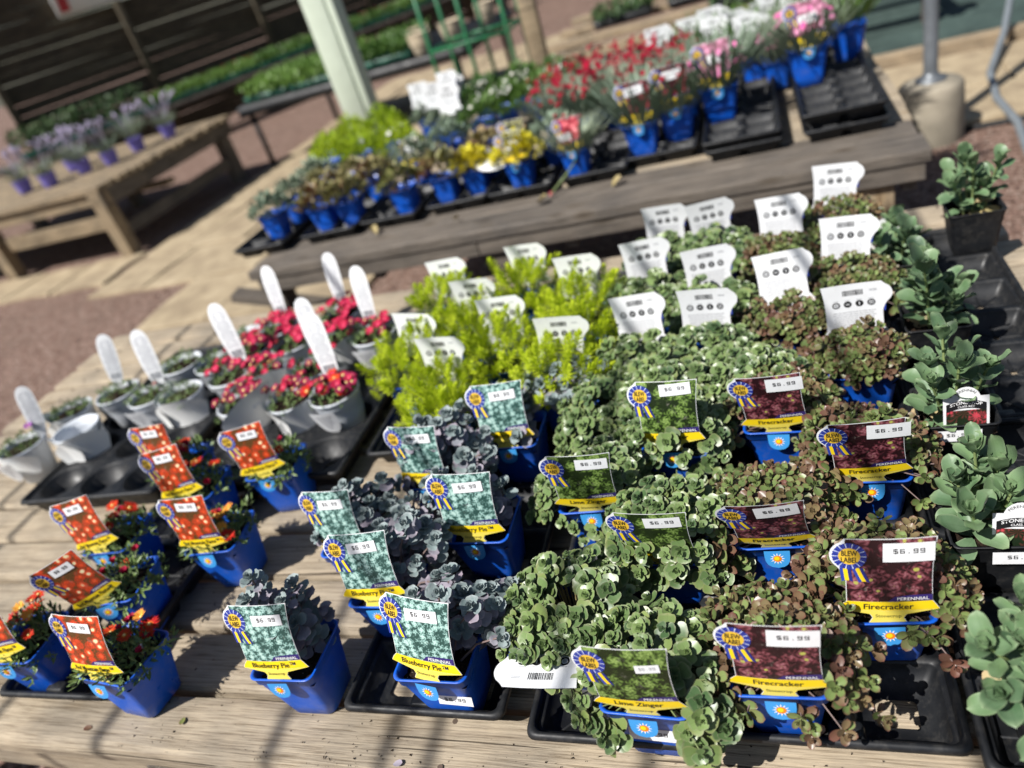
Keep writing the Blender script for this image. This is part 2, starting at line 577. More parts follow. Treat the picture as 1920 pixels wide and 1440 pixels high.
def price_polys(s='$6.99', w=1.0, h=1.15, sw=0.2, gap=0.42):
    """register-printed figures: square strokes, returned as (verts, faces, width)"""
    vs, fs, x = [], [], 0.0

    def rect(a, b, c, d):
        o = len(vs)
        vs.extend([(a, b), (c, b), (c, d), (a, d)])
        fs.append((o, o + 1, o + 2, o + 3))
    for ch in s:
        ww = w
        for g in SEG[ch]:
            if g == 't': rect(x, h - sw, x + w, h)
            elif g == 'm': rect(x, h / 2 - sw / 2, x + w, h / 2 + sw / 2)
            elif g == 'b': rect(x, 0, x + w, sw)
            elif g == 'lu': rect(x, h / 2, x + sw, h)
            elif g == 'ru': rect(x + w - sw, h / 2, x + w, h)
            elif g == 'll': rect(x, 0, x + sw, h / 2)
            elif g == 'rl': rect(x + w - sw, 0, x + w, h / 2)
            elif g == 'bar': rect(x + w / 2 - sw * .4, -0.12, x + w / 2 + sw * .4, h + 0.12)
            elif g == 'dot': rect(x + w / 2 - sw * .6, 0, x + w / 2 + sw * .6, sw * 1.2)
        x += ww + gap
    wd = x - gap
    return [(a - wd / 2, b) for a, b in vs], fs, wd


# ------------------------------------------------------------------ plant tags
TH = 0.122      # tag height above the rim


def bend(u, v, layer=0.0, lean=0.10, curl=0.9):
    """flat tag coordinates -> curved card standing on the pot rim (faces -Y)"""
    vv = max(v, 0.0)
    y = lean * vv + curl * vv * vv + 1.2 * u * u
    # layer > 0 goes towards the viewer of the printed face
    return (u, y - layer * 0.00028, v - 0.10 * vv * vv * 6 * 0.1)


def tag_right(v):
    if v < 0.008: return 0.0205 - 0.45 * v
    if v < 0.019: return 0.0169 + (v - 0.008) * 0.55
    if v < 0.0325:
        t = (v - 0.019) / 0.0135
        return 0.0545 - 0.0075 * t
    t = (v - 0.0325) / (TH - 0.0325)
    return 0.0465 - 0.0015 * math.sin(t * PI) + 0.003 * t ** 3


def tag_left(v):
    if v < 0.0325: return -tag_right(v)
    base = -0.0445 - 0.001 * ((v - 0.0325) / 0.09)
    return base


BADGE = (-0.0405, 0.0985, 0.0185)
VL = [0, .004, .008, .0135, .019, .0192, .0255, .0325, .0327, .042, .052, .058, .064, .070, .076, .082, .087, .092, .097, .102, .107, .112, .117, TH]


def tag_mesh(name, photo, title, sub, lean=0.10, curl=0.9, fine=True):
    mb = MB()
    mats = [M_CARD, photo, M_YEL, M_YEL2, M_VIOLET, M_INK, M_WHITE, M_BLUEINK, M_PALEBLUE, M_GOLD, M_GREYINK, M_LGREY, M_NAVYINK]
    B = lambda u, v, l=0.0: bend(u, v, l, lean, curl)

    def strip(lf, rf, v0, v1, layer, mi, ins=0.0, uv=False, nu=4):
        vs_ = [v for v in VL if v0 - 1e-6 <= v <= v1 + 1e-6]
        pts, uvs, fs = [], [], []
        for v in vs_:
            a, b = lf(v) + ins, rf(v) - ins
            for k in range(nu + 1):
                u = a + (b - a) * k / nu
                pts.append(B(u, v, layer))
                uvs.append((u * 10 + 3, v * 10))
        for i in range(len(vs_) - 1):
            for k in range(nu):
                o = i * (nu + 1) + k
                fs.append((o, o + 1, o + nu + 2, o + nu + 1))
        mb.add(pts, fs, mi, uvs)

    def card_left(v):
        l = tag_left(v)
        bu, bv, br = BADGE
        d = (br + 0.0022) ** 2 - (v - bv) ** 2
        if d > 0: l = min(l, bu - math.sqrt(d))
        if 0.058 <= v <= 0.087: l = min(l, -0.0535 + (0.087 - v) * 0.40)
        return l
    strip(card_left, tag_right, 0, TH, 0.0, 0)
    strip(tag_left, tag_right, 0, 0.019, 1.2, 3, 0.0006)
    strip(tag_left, tag_right, 0.0192, 0.0325, 1.2, 2, 0.0006)
    strip(tag_left, tag_right, 0.0327, 0.117, 1.2, 1, 0.0008, True)
    # photo runs up to the white top edge
    pts = [B(tag_left(.117) + .0008 + k / 4 * (tag_right(.117) - tag_left(.117) - .0016), vv, 1.2) for vv in (.117, .1212) for k in range(5)]
    mb.add(pts, [(k, k + 1, k + 6, k + 5) for k in range(4)], 1, [((p[0]) * 10 + 3, p[2] * 10) for p in pts])

    def poly(vf, fs, mi, layer, cu, cv, s, sy=None, rot=0.0):
        sy = sy or s
        ca, sa = math.cos(rot), math.sin(rot)
        pts = []
        for x, y in vf:
            x, y = x * s, y * sy
            pts.append(B(cu + ca * x - sa * y, cv + sa * x + ca * y, layer))
        mb.add(pts, fs, mi)

    def text(s, mi, layer, cu, cv, height, maxw=None, bold=0.012, sx=1.0, rot=0.0):
        if not s:
            return
        vf, fs, wd = text_polys(s, bold)
        k = height / 0.72
        kx = k * sx
        if maxw and wd * kx > maxw:
            kx = maxw / wd
        poly(vf, fs, mi, layer, cu, cv, kx, k, rot)
    # violet flash with PERENNIAL
    vt = [(-0.004, 0.0331), (0.004, 0.0425)]
    poly([(-0.001, 0.0332), (tag_right(.033) - 0.0006, 0.0332), (tag_right(.042) - 0.0006, 0.0425), (0.022, 0.0425), (0.006, 0.0405)], [(0, 1, 2, 3, 4)], 4, 2.4, 0, 0, 1)
    text('PERENNIAL', 6, 3.6, 0.0255, 0.0352, 0.0048, 0.036, 0.004)
    text(title, 5, 2.4, 0.0, 0.0216, 0.0083, 0.078, 0.016)
    text(sub, 5, 2.4, 0.0, 0.0090, 0.0048, 0.030, 0.002)
    # ribbon badge
    bu, bv, br = BADGE
    N = 56
    ring = [(math.cos(2 * PI * i / N) * br * (1.0 if i % 2 else 0.955), math.sin(2 * PI * i / N) * br * (1.0 if i % 2 else 0.955)) for i in range(N)]
    inner = [(math.cos(2 * PI * i / N) * br * 0.60, math.sin(2 * PI * i / N) * br * 0.60) for i in range(N)]
    for i in range(N):
        j = (i + 1) % N
        poly([inner[i], inner[j], ring[j], ring[i]], [(0, 1, 2, 3)], 7 if i % 2 else 12, 3.2, bu, bv, 1)
        if i % 4 == 0:
            a = 2 * PI * i / N
            poly([(math.cos(a - .02) * br * .6, math.sin(a - .02) * br * .6), (math.cos(a - .032) * br * .95, math.sin(a - .032) * br * .95), (math.cos(a + .032) * br * .95, math.sin(a + .032) * br * .95), (math.cos(a + .02) * br * .6, math.sin(a + .02) * br * .6)], [(0, 1, 2, 3)], 8, 3.3, bu, bv, 1)
    poly(inner, [tuple(range(N))], 9, 3.4, bu, bv, 1.02)
    text('BLEW', 5, 4.4, bu, bv + 0.0008, 0.0075, 0.0165, 0.022)
    text('LABEL', 5, 4.4, bu, bv - 0.0083, 0.0075, 0.0175, 0.022)
    for k, (u0, u1, rr) in enumerate(((-0.0105, 0.0012, 0.10), (0.0018, 0.0135, 0.36))):
        for a, b, mi in ((0, .3, 7), (.3, .68, 2), (.68, 1.0, 12)):
            x0, x1 = u0 + (u1 - u0) * a, u0 + (u1 - u0) * b
            top, bot = bv - br * 0.86, 0.0625 - 0.001 * k
            q = []
            for t in (0, .33, .66, 1):
                v = top + (bot - top) * t
                sh = (top - v) * rr
                q += [(bu + x0 + sh, v + (0.002 * math.sin(a * PI) if t == 1 else 0)), (bu + x1 + sh, v + (0.002 * math.sin(b * PI) if t == 1 else 0))]
            poly(q, [(2 * i, 2 * i + 1, 2 * i + 3, 2 * i + 2) for i in range(3)], mi, 3.0, 0, 0, 1)
    # ---- printed back: bar code, four care symbols, small print (upside down on the card)
    def bpoly(vf, fs, mi, layer, cu, cv, s=1, sy=None):
        mb.add([B(-(cu + x * s), cv + y * (sy or s), -layer) for x, y in vf], [tuple(reversed(f)) for f in fs], mi)
    sq = [(0, 0), (1, 0), (1, 1), (0, 1)]
    rr = random.Random(3)
    x = -0.016
    while x < 0.016:
        wd = rr.choice((0.0005, 0.0009, 0.0014))
        bpoly([(x, 0), (x + wd, 0), (x + wd, 1), (x, 1)], [(0, 1, 2, 3)], 5, 1.2, 0, 0.099, 1, 0.0105)
        x += wd + rr.choice((0.0006, 0.001))
    for k in range(4):
        cu = -0.0275 + 0.0185 * k
        n = 16
        c1 = [(math.cos(2 * PI * i / n), math.sin(2 * PI * i / n)) for i in range(n)]
        bpoly(c1, [tuple(range(n))], 5, 1.2, cu, 0.082, 0.0064)
        if k in (0, 3):
            bpoly(c1, [tuple(range(n))], 0, 1.9, cu, 0.082, 0.0040)
            if k == 3:
                for q in range(5):
                    a = q * 2 * PI / 5
                    bpoly([(math.cos(a) * .0006, math.sin(a) * .0006), (math.cos(a + .5) * .0036, math.sin(a + .5) * .0036), (math.cos(a - .5) * .0036, math.sin(a - .5) * .0036)], [(0, 1, 2)], 5, 2.6, cu, 0.082)
            else:
                bpoly([(-.0025, -.002), (.002, -.003), (.003, .001), (0, .003), (-.003, .0015)], [(0, 1, 2, 3, 4)], 10, 2.6, cu, 0.082)
        else:
            bpoly(sq, [(0, 1, 2, 3)], 0, 1.9, cu - (.0008 if k == 2 else .003), 0.082 - (.003 if k == 2 else .0008), .0016 if k == 2 else .006, .006 if k == 2 else .0016)
        bpoly(sq, [(0, 1, 2, 3)], 10, 1.2, cu - .0045, 0.0898, .009, .0009)
    for k in range(9):
        wl = 0.066 if k < 8 else 0.03
        o = rr.uniform(-.002, .002)
        xx = -wl / 2
        while xx < wl / 2 - .004:
            ww = rr.uniform(.003, .008)
            bpoly(sq, [(0, 1, 2, 3)], 10, 1.2, xx + o, 0.0655 - 0.0041 * k, ww, .0014)
            xx += ww + .0011
    for k in range(2):
        bpoly(sq, [(0, 1, 2, 3)], 10, 1.2, 0.026, 0.107 - k * .0022, .012, .0010)
    return mb.mesh(name, mats, True)


def sticker_mesh(cu, cv, wd, ht, rot, dw, dh, lean=0.10, curl=0.9, faded=False, text='$6.99', flatface=False):
    mb = MB()
    ca, sa = math.cos(rot), math.sin(rot)

    def P(x, y, l):
        u, v = cu + ca * x - sa * y, cv + sa * x + ca * y
        return (u, -l * 0.00028, v) if flatface else bend(u, v, l, lean, curl)
    g = [P(-wd / 2 + wd * i / 4, -ht / 2 + ht * j / 3, 4.6) for j in range(4) for i in range(5)]
    mb.add(g, [(j * 5 + i, j * 5 + i + 1, j * 5 + i + 6, j * 5 + i + 5) for j in range(3) for i in range(4)], 0)
    vs, fs, w0 = price_polys(text)
    k = dw / w0
    mb.add([P(x * k, y * dh / 1.15 - dh / 2 + ht * 0.08, 5.8) for x, y in vs], fs, 1)
    return mb.mesh('price_sticker', [M_CARD, M_GREYINK if faded else M_INK], False)


def flap_mesh():
    """blue tab with a sun, folded down over the outside of the pot rim"""
    mb = MB()
    N = 10
    prof = [(0.0005, 0.0165), (-0.004, 0.0165), (-0.010, 0.0163), (-0.017, 0.0155), (-0.023, 0.0128), (-0.027, 0.008), (-0.0288, 0.0)]
    pts, fs = [], []
    for v, hw in prof:
        for s in (-1, 0, 1):
            pts.append((s * hw, -0.0012 + 0.10 * v - 0.0035, v))
    for i in range(len(prof) - 1):
        for k in range(2):
            fs.append((i * 3 + k, i * 3 + k + 1, i * 3 + k + 4, i * 3 + k + 3))
    mb.add(pts, fs, 0)
    P = lambda x, y, l: (x, -0.0047 + 0.10 * (y - 0.0125) - l * 0.0003, y - 0.0125)
    for k in range(12):
        a = 2 * PI * k / 12
        b = 0.17
        mb.add([P(math.cos(a - b) * .0058, math.sin(a - b) * .0058, 1), P(math.cos(a + b) * .0058, math.sin(a + b) * .0058, 1), P(math.cos(a) * .0098, math.sin(a) * .0098, 1)], [(0, 1, 2)], 1)
    n = 18
    mb.add([P(math.cos(2 * PI * i / n) * .0054, math.sin(2 * PI * i / n) * .0054, 1.6) for i in range(n)], [tuple(range(n))], 2)
    mb.add([P(math.cos(2 * PI * i / n) * .0034 - .0008, math.sin(2 * PI * i / n) * .0034 + .0008, 2.4) for i in range(n)], [tuple(range(n))], 3)
    return mb.mesh('sun_flap', [M_SKY, M_WHITE, M_SUN1, M_YEL], True)


TAGS = {}
for nm, ph, ti, su, st in (
        ('blueberry', P_BLUEBERRY, 'Blueberry Pie\u2122', 'Stonecrop', (0.010, 0.101, 0.048, 0.0165, 0.02, 0.029, 0.0060)),
        ('lime', P_LIME, 'Lime Zinger', 'Stonecrop', (0.018, 0.108, 0.048, 0.019, 0.02, 0.030, 0.0055)),
        ('fire', P_FIRE, 'Firecracker', 'Stonecrop', (0.020, 0.1065, 0.053, 0.0255, 0.01, 0.032, 0.0062)),
        ('flame', P_FLAME, 'Red Mountain Flame\u2122', 'Ice Plant', (0.004, 0.104, 0.042, 0.0165, -0.03, 0.026, 0.0055)),
        ('pink', P_PINK, '', '', (0.008, 0.078, 0.05, 0.024, 0.08, 0.03, 0.006)),
        ('crimson', P_CRIMSON, '', '', (0.008, 0.098, 0.055, 0.024, 0.06, 0.03, 0.006)),
        ('coral', P_CORAL, '', '', (-0.01, 0.058, 0.05, 0.024, 0.06, 0.03, 0.006)),
        ('olive', P_OLIVE, '', '', (0.006, 0.075, 0.05, 0.028, 0.06, 0.03, 0.006))):
    cl = {'blueberry': 0.7, 'lime': 1.0, 'fire': 0.4, 'flame': 0.5}.get(nm, 0.6)
    ln = {'blueberry': 0.16, 'lime': 0.05, 'fire': 0.0, 'flame': 0.12}.get(nm, 0.1)
    TAGS[nm] = (tag_mesh('tag', ph, ti, su, ln, cl), sticker_mesh(*st, lean=ln, curl=cl))
_sl = sticker_mesh(0.029, 0.094, 0.027, 0.0125, 0.02, 0.018, 0.0045, lean=0.05, curl=1.0, faded=True)
FLAP = flap_mesh()
STICK_FLAT = sticker_mesh(0, 0, 0.050, 0.017, 0.0, 0.030, 0.0058, flatface=True)
STICK_WIDE = sticker_mesh(0, 0, 0.062, 0.019, 0.0, 0.030, 0.0055, flatface=True)


JIT = random.Random(99)


def add_tag(root, kind, x=0.0, y=-0.0515, z=0.1085, rz=0.0, tx=0.0, ty=0.0, sticker=True, flap=True, alt=None):
    tm, sm = TAGS[kind]
    tx += JIT.gauss(0, .06)
    ty += JIT.gauss(0, .045)
    rz += JIT.gauss(0, .05)
    if kind != 'flame' and abs(root.rotation_euler.z) > 2:
        tx += .21      # cards on the far rims lean away
    q = Quaternion((0, 0, 1), rz) @ Quaternion((1, 0, 0), tx) @ Quaternion((0, 1, 0), ty)
    t = obj('tag', tm, root, (x, y, z), q)
    if sticker:
        obj('price_sticker', alt or sm, t, (JIT.uniform(-.005, .003), -.0007, JIT.uniform(-.002, .001)), (0, JIT.gauss(0, .035), 0))
    if flap:
        obj('sun_flap', FLAP, root, (x, y - 0.0035, z + 0.001), Quaternion((0, 0, 1), rz))
    return t


# ------------------------------------------------------------------ pots and trays
def pot_mesh(name, mat, half=0.0535, base=0.037, H=0.11, r=0.013, rim=0.0035, band=0.018):
    mb = MB()
    n = 4
    h1 = half - rim
    L = [rrect(base - 0.006, base - 0.006, r * 0.7, n, 0.004), rrect(base - 0.002, base - 0.002, r, n, 0.0), rrect(base, base, r, n, 0.002)]
    for k in range(1, 5):
        t = k / 4
        L.append(rrect(base + (h1 - base) * t, base + (h1 - base) * t, r, n, 0.002 + (H - band - 0.002) * t))
    L += [rrect(h1 + .0008, h1 + .0008, r, n, H - band + .0015), rrect(half - .001, half - .001, r, n, H - band + .003), rrect(half - .0005, half - .0005, r, n, H - .003),
          rrect(half + .0012, half + .0012, r, n, H - .0022), rrect(half + .0014, half + .0014, r, n, H - .0006), rrect(half, half, r, n, H), rrect(half - .0022, half - .0022, r, n, H - .0006),
          rrect(half - .004, half - .004, r, n, H - .016), rrect(half - .012, half - .012, r, n, H - .05)]
    mb.rings(L, 0, True, True, False)
    return mb.mesh(name, mat)


def soil_mesh(half=0.0485, z=0.094, round_=False):
    mb = MB()
    rr = random.Random(5)
    n = 14
    vs = []
    for j in range(n + 1):
        for i in range(n + 1):
            x, y = -1 + 2 * i / n, -1 + 2 * j / n
            if round_:
                k = math.hypot(x, y) / max(abs(x), abs(y), 1e-6)
                x, y = x / max(k, 1e-6), y / max(k, 1e-6)
            d = max(abs(x), abs(y))
            vs.append((x * half, y * half, z + rr.uniform(-.0022, .0022) - .004 * d * d))
    return mb.add(vs, [(j * (n + 1) + i, j * (n + 1) + i + 1, (j + 1) * (n + 1) + i + 1, (j + 1) * (n + 1) + i) for j in range(n) for i in range(n)]).mesh('soil', M_SOIL)


POT_BLUE = pot_mesh('pot', M_BLUE)
POT_BLACK = pot_mesh('pot', M_BLACK, 0.052, 0.039, 0.105, 0.010, 0.002, 0.012)
POT_NAVY = pot_mesh('pot', M_NAVY, 0.07, 0.05, 0.14)
SOIL = soil_mesh()


def round_pot_mesh(name, mat, r0, r1, H, lip=0.004, n=28):
    mb = MB()
    mb.lathe([(0.0, 0.003), (r0 - .003, 0.0), (r0, 0.003), (r0 + (r1 - r0) * .5, H * .5), (r1 - lip, H - .012), (r1 - lip * .5, H - .011), (r1, H - .004), (r1, H), (r1 - .003, H), (r1 - .005, H - .02), (r1 - .014, H * .5)], n)
    return mb.mesh(name, mat)


def tray_mesh(name, nx, ny, pitch, H=0.048, holes=None, round_=False, web=0.036, floor=0.006, mats=None):
    """moulded tray: rolled rim, wells with tapering walls, floors with a drain hole or star ribs; origin at its centre on the ground"""
    mb = MB()
    hx, hy = nx * pitch / 2, ny * pitch / 2
    r = 0.014
    n = 4
    L = [rrect(hx - .001, hy - .001, r, n, web), rrect(hx + .0005, hy + .0005, r, n, H - .003), rrect(hx + .003, hy + .003, r, n, H), rrect(hx + .007, hy + .007, r, n, H),
         rrect(hx + .0095, hy + .0095, r, n, H - .003), rrect(hx + .0105, hy + .0105, r, n, H - .008), rrect(hx + .0088, hy + .0088, r, n, H - .0095), rrect(hx + .0045, hy + .0045, r, n, H - .010), rrect(hx + .003, hy + .003, r, n, H - .02)]
    mb.rings(L)
    for j in range(ny):
        for i in range(nx):
            cx, cy = (i + .5) * pitch - hx, (j + .5) * pitch - hy
            p2 = pitch / 2
            N = 24
            if round_:
                op = [(cx + math.cos(2 * PI * k / N) * p2 * .86, cy + math.sin(2 * PI * k / N) * p2 * .86, web) for k in range(N)]
                lip = [(cx + math.cos(2 * PI * k / N) * p2 * .90, cy + math.sin(2 * PI * k / N) * p2 * .90, web + .004) for k in range(N)]
                fl = [(cx + math.cos(2 * PI * k / N) * p2 * .66, cy + math.sin(2 * PI * k / N) * p2 * .66, floor) for k in range(N)]
                hol = [(cx + math.cos(2 * PI * k / N) * p2 * .3, cy + math.sin(2 * PI * k / N) * p2 * .3, floor) for k in range(N)]
                sqr = []
                for k in range(N):
                    a = 2 * PI * k / N
                    c_, s_ = math.cos(a), math.sin(a)
                    m = max(abs(c_), abs(s_))
                    sqr.append((cx + c_ / m * p2, cy + s_ / m * p2, web))
                mb.rings([sqr, lip, op, fl, hol])
                continue
            h1, h2 = p2 - .0065, p2 - .0175
            sqr = rrect(p2, p2, .0015, n, web, cx, cy)
            op = rrect(h1, h1, .008, n, web - .0005, cx, cy)
            op2 = rrect(h1 - .001, h1 - .001, .008, n, web - .004, cx, cy)
            fl = rrect(h2, h2, .008, n, floor, cx, cy)
            hole = (holes or {}).get((i, j), 'star')
            hr = .028 if hole == 'hole' else .006
            q = n + 1
            hol = []
            for s_, (x, y, z) in enumerate(fl):
                a = math.atan2(y - cy, x - cx)
                hol.append((cx + math.cos(a) * hr * (1.12 if hole == 'hole' else 1), cy + math.sin(a) * hr * (.85 if hole == 'hole' else 1), floor - .0005))
            mb.rings([sqr, op, op2, fl, hol])
            if hole == 'star':
                for k in range(8):
                    a = k * PI / 4
                    rl = h2 * (1.25 if k % 2 else .98)
                    d = Vector((math.cos(a), math.sin(a), 0))
                    e = Vector((-d.y, d.x, 0))
                    c0 = Vector((cx, cy, floor))
                    mb.add([c0 + d * .008 - e * .0022, c0 + d * .008 + e * .0022, c0 + d * rl + e * .0016, c0 + d * rl - e * .0016, c0 + d * .008 + Vector((0, 0, .0028)), c0 + d * rl + Vector((0, 0, .0035))],
                           [(0, 3, 5, 4), (1, 4, 5, 2)])
            # saddle posts between wells
    # feet: outer walls of the wells under the rim
    for j in range(ny):
        for i in range(nx):
            cx, cy = (i + .5) * pitch - hx, (j + .5) * pitch - hy
            p2 = pitch / 2
            mb.rings([rrect(p2 - .0155, p2 - .0155, .008, n, .001, cx, cy), rrect(p2 - .006, p2 - .006, .008, n, H - .018, cx, cy), rrect(p2 - .005, p2 - .005, .008, n, web - .001, cx, cy)])
    # upright saddles where four wells meet
    if not round_:
        for j in range(ny + 1):
            for i in range(1, nx):
                cx, cy = i * pitch - hx, j * pitch - hy
                cy = min(max(cy, -hy + .012), hy - .012)
                mb.rings([rrect(.020, .011, .004, 2, web - .001, cx, cy), rrect(.018, .0095, .004, 2, web + .009, cx, cy), rrect(.015, .007, .003, 2, web + .0105, cx, cy)], 0, True, False, True)
    return mb.mesh(name, mats or M_BLACK)
# ------------------------------------------------------------------ leaves, rosettes, flowers
GA = math.radians(137.508)


def add_leaf(mb, M, L, W, a=0.7, b=0.5, cup=0.25, curl=0.15, rows=6, cols=4, mi=0, point=False, wave=0.0, rr=None):
    """one blade: base at the origin, length along +Y, upper side +Z; width profile t^a (1-t)^b"""
    pk = a / (a + b)
    mxw = pk ** a * (1 - pk) ** b
    vs, uvs, fs = [], [], []
    ph = rr.uniform(0, 6) if rr else 0
    for i in range(rows + 1):
        t = i / rows
        t = t if point else 1 - (1 - t) ** 1.25
        wd = W * max(0.02, (max(t, 0.012) ** a * max(1 - t, 0.0) ** b) / mxw) if t > 0 else W * 0.12
        if i == rows:
            wd = W * 0.04
        for k in range(cols + 1):
            s = -1 + 2 * k / cols
            x = s * wd
            z = cup * W * (s * s * (wd / W)) + curl * L * t * t + (wave * W * math.sin(ph + 9 * t + 2 * s) * abs(s))
            vs.append(M @ Vector((x, t * L, z)))
            uvs.append((0.5 + 0.5 * s * 0.98, t))
    for i in range(rows):
        for k in range(cols):
            o = i * (cols + 1) + k
            fs.append((o, o + 1, o + cols + 2, o + cols + 1))
    mb.add(vs, fs, mi, uvs)


def leafM(az, el, base=(0, 0, 0), rollz=0.0):
    return Matrix.Translation(base) @ Matrix.Rotation(az, 4, 'Z') @ Matrix.Rotation(el, 4, 'X') @ Matrix.Rotation(rollz, 4, 'Y')


def single_leaf(name, mat, **kw):
    mb = MB()
    add_leaf(mb, Matrix.Identity(4), **kw)
    return mb.mesh(name, mat)


def rosette(mat, seed, n=9, L0=0.25, L1=1.0, e0=80, e1=22, Lm=0.02, Wm=0.0095, dz=0.006, **kw):
    """spiral of leaves: tight and upright in the middle, flat outside"""
    rr = random.Random(seed)
    mb = MB()
    for i in range(n):
        t = i / max(1, n - 1)
        s = L0 + (L1 - L0) * t ** 0.8
        el = math.radians(e0 + (e1 - e0) * t ** 0.75 + rr.uniform(-6, 6))
        az = i * GA + rr.uniform(-.2, .2)
        add_leaf(mb, leafM(az, el, (0, 0, dz * (1 - t)), rr.uniform(-.15, .15)), Lm * s, Wm * s ** .9 * rr.uniform(.9, 1.1), rr=rr, **kw)
    return mb.mesh('rosette', mat)


def pairs(mat, seed, sizes, els, Lm, Wm, dz=.003, twist=12, jit=7, **kw):
    """opposite pairs of leaves, each pair crossing the one below"""
    rr = random.Random(seed)
    mb = MB()
    n = len(sizes)
    for i, (s, e) in enumerate(zip(sizes, els)):
        for k in (0, PI):
            az = i * PI / 2 + k + math.radians(i * twist + rr.uniform(-14, 14))
            add_leaf(mb, leafM(az, math.radians(e + rr.uniform(-jit, jit)), (0, 0, dz * (n - 1 - i)), rr.uniform(-.18, .18)), Lm * s * rr.uniform(.92, 1.08), Wm * s ** .92 * rr.uniform(.92, 1.08), rr=rr, **kw)
    return mb.mesh('rosette', mat)


def tuft(mat, seed, n, Lm, Wm, spread, el=(30, 85), rows=3, cols=2, height=0.0, **kw):
    """shoot of narrow leaves up a short stem"""
    rr = random.Random(seed)
    mb = MB()
    for i in range(n):
        t = i / max(1, n - 1)
        e = math.radians(el[0] + (el[1] - el[0]) * t + rr.uniform(-10, 10))
        s = rr.uniform(.75, 1.1) * (1 - .35 * t)
        add_leaf(mb, leafM(i * GA + rr.uniform(-.3, .3), e, (rr.gauss(0, spread), rr.gauss(0, spread), height * t)), Lm * s, Wm * s, rows=rows, cols=cols, rr=rr, **kw)
    return mb.mesh('shoot', mat)


def spire(mat, seed, h=0.036, n=46, Lm=0.0175, Wm=0.0021):
    rr = random.Random(seed)
    mb = MB()
    for i in range(n):
        t = i / n
        e = math.radians(-8 + 72 * t ** 1.3 + rr.uniform(-14, 14))
        s = (0.75 + .5 * t if t < .6 else 1.05 - .55 * (t - .6) / .4) * rr.uniform(.85, 1.15)
        add_leaf(mb, leafM(i * GA, e, (0, 0, h * t)), Lm * s, Wm, .3, .4, .3, .2, 2, 2, rr=rr, point=True)
    return mb.mesh('shoot', mat)


def daisy(mat, seed, n=18, Rr=0.014, Wp=0.0017, el=12, el2=None):
    rr = random.Random(seed)
    mb = MB()
    for i in range(n):
        e = math.radians(el + rr.uniform(-7, 7) + (el2 or 0) * (i % 2))
        add_leaf(mb, leafM(2 * PI * i / n + rr.uniform(-.07, .07), e), Rr * rr.uniform(.9, 1.05), Wp, .5, .35, .1, -.1, 3, 2)
    return mb.mesh('flower', mat)


def ball(rad, z=0.002, n=7):
    mb = MB()
    mb.rings([[(math.cos(2 * PI * i / n) * rad * math.cos(a), math.sin(2 * PI * i / n) * rad * math.cos(a), z + rad * .7 * math.sin(a)) for i in range(n)] for a in (-.3, .3, .8, 1.35)], 0, True, False, True)
    return mb.mesh('flower_eye', M_EYE)


EYE = ball(.0026)
ROS = {
    'lime': [pairs(L_LIME, 10 + k, (.24, .38, .56, .76, .92), (78, 64, 46, 28, 14), .0195, .0104, a=.74, b=.38, cup=.16, curl=.05, cols=4, rows=7) for k in range(5)],
    'limeS': [pairs(L_LIME, 20 + k, (.3, .5, .8, 1.0), (74, 52, 24, 6), .0130, .0068, a=.74, b=.40, cup=.14, curl=.04, rows=6) for k in range(4)],
    'blue': [pairs(L_BLUE, 30 + k, (.22, .32, .45, .6, .76, .92), (84, 76, 64, 50, 34, 20), .0185, .0088, .0022, 16, a=.85, b=.40, cup=.24, curl=.06, wave=.10, rows=6) for k in range(5)],
    'fire': [pairs(L_FIRE, 40 + k, (.34, .55, .85, 1.0), (74, 60, 42, 22), .0140, .0044, .003, 8, a=.85, b=.55, cup=.26, curl=.10) for k in range(5)],
    'fireR': [pairs(L_FIRER, 46 + k, (.34, .6, .9, 1.0), (72, 55, 34, 12), .0140, .0045, .003, 8, a=.85, b=.55, cup=.26, curl=.10) for k in range(3)],
}
LEAF = {
    'lime': [single_leaf('leaf', L_LIMED if k else L_LIME, L=.0208, W=.0108, a=.78, b=.38, cup=.10 + .06 * k, curl=.03 - .07 * k, rows=7) for k in range(3)],
    'blue': [single_leaf('leaf', L_BLUEP if k else L_BLUE, L=.0205, W=.0100, a=.9, b=.40, cup=.16, curl=.03 - .09 * k, wave=.12, rr=random.Random(k)) for k in range(3)],
    'fire': [single_leaf('leaf', (L_FIRE, L_FIRER, L_FIRE)[k], L=.0155, W=.0050, a=.85, b=.52, cup=.24, curl=.05 - .1 * k) for k in range(3)],
    'class': [single_leaf('leaf', L_CLASS, L=.038, W=.0092 + .0012 * k, a=.85, b=.52, cup=.34, curl=.08 - .14 * k, rows=9, wave=.16, rr=random.Random(60 + k)) for k in range(3)] + [single_leaf('leaf', L_CLASSY, L=.032, W=.012, a=.7, b=.4, cup=.2, curl=-.2, rows=7)],
}
SHOOT = {
    'ang': [spire(L_ANG, 70 + k) for k in range(3)],
    'ice': [tuft(L_ICE, 80 + k, 11, .017, .0021, .003, (8, 75), 3, 2, .008, a=.35, b=.3, cup=.4, curl=.15) for k in range(3)],
    'classbud': [rosette(L_CLASS, 90 + k, 6, .35, .8, 80, 55, .032, .0105, a=.8, b=.5, cup=.35, curl=.05, wave=.12) for k in range(3)],
}
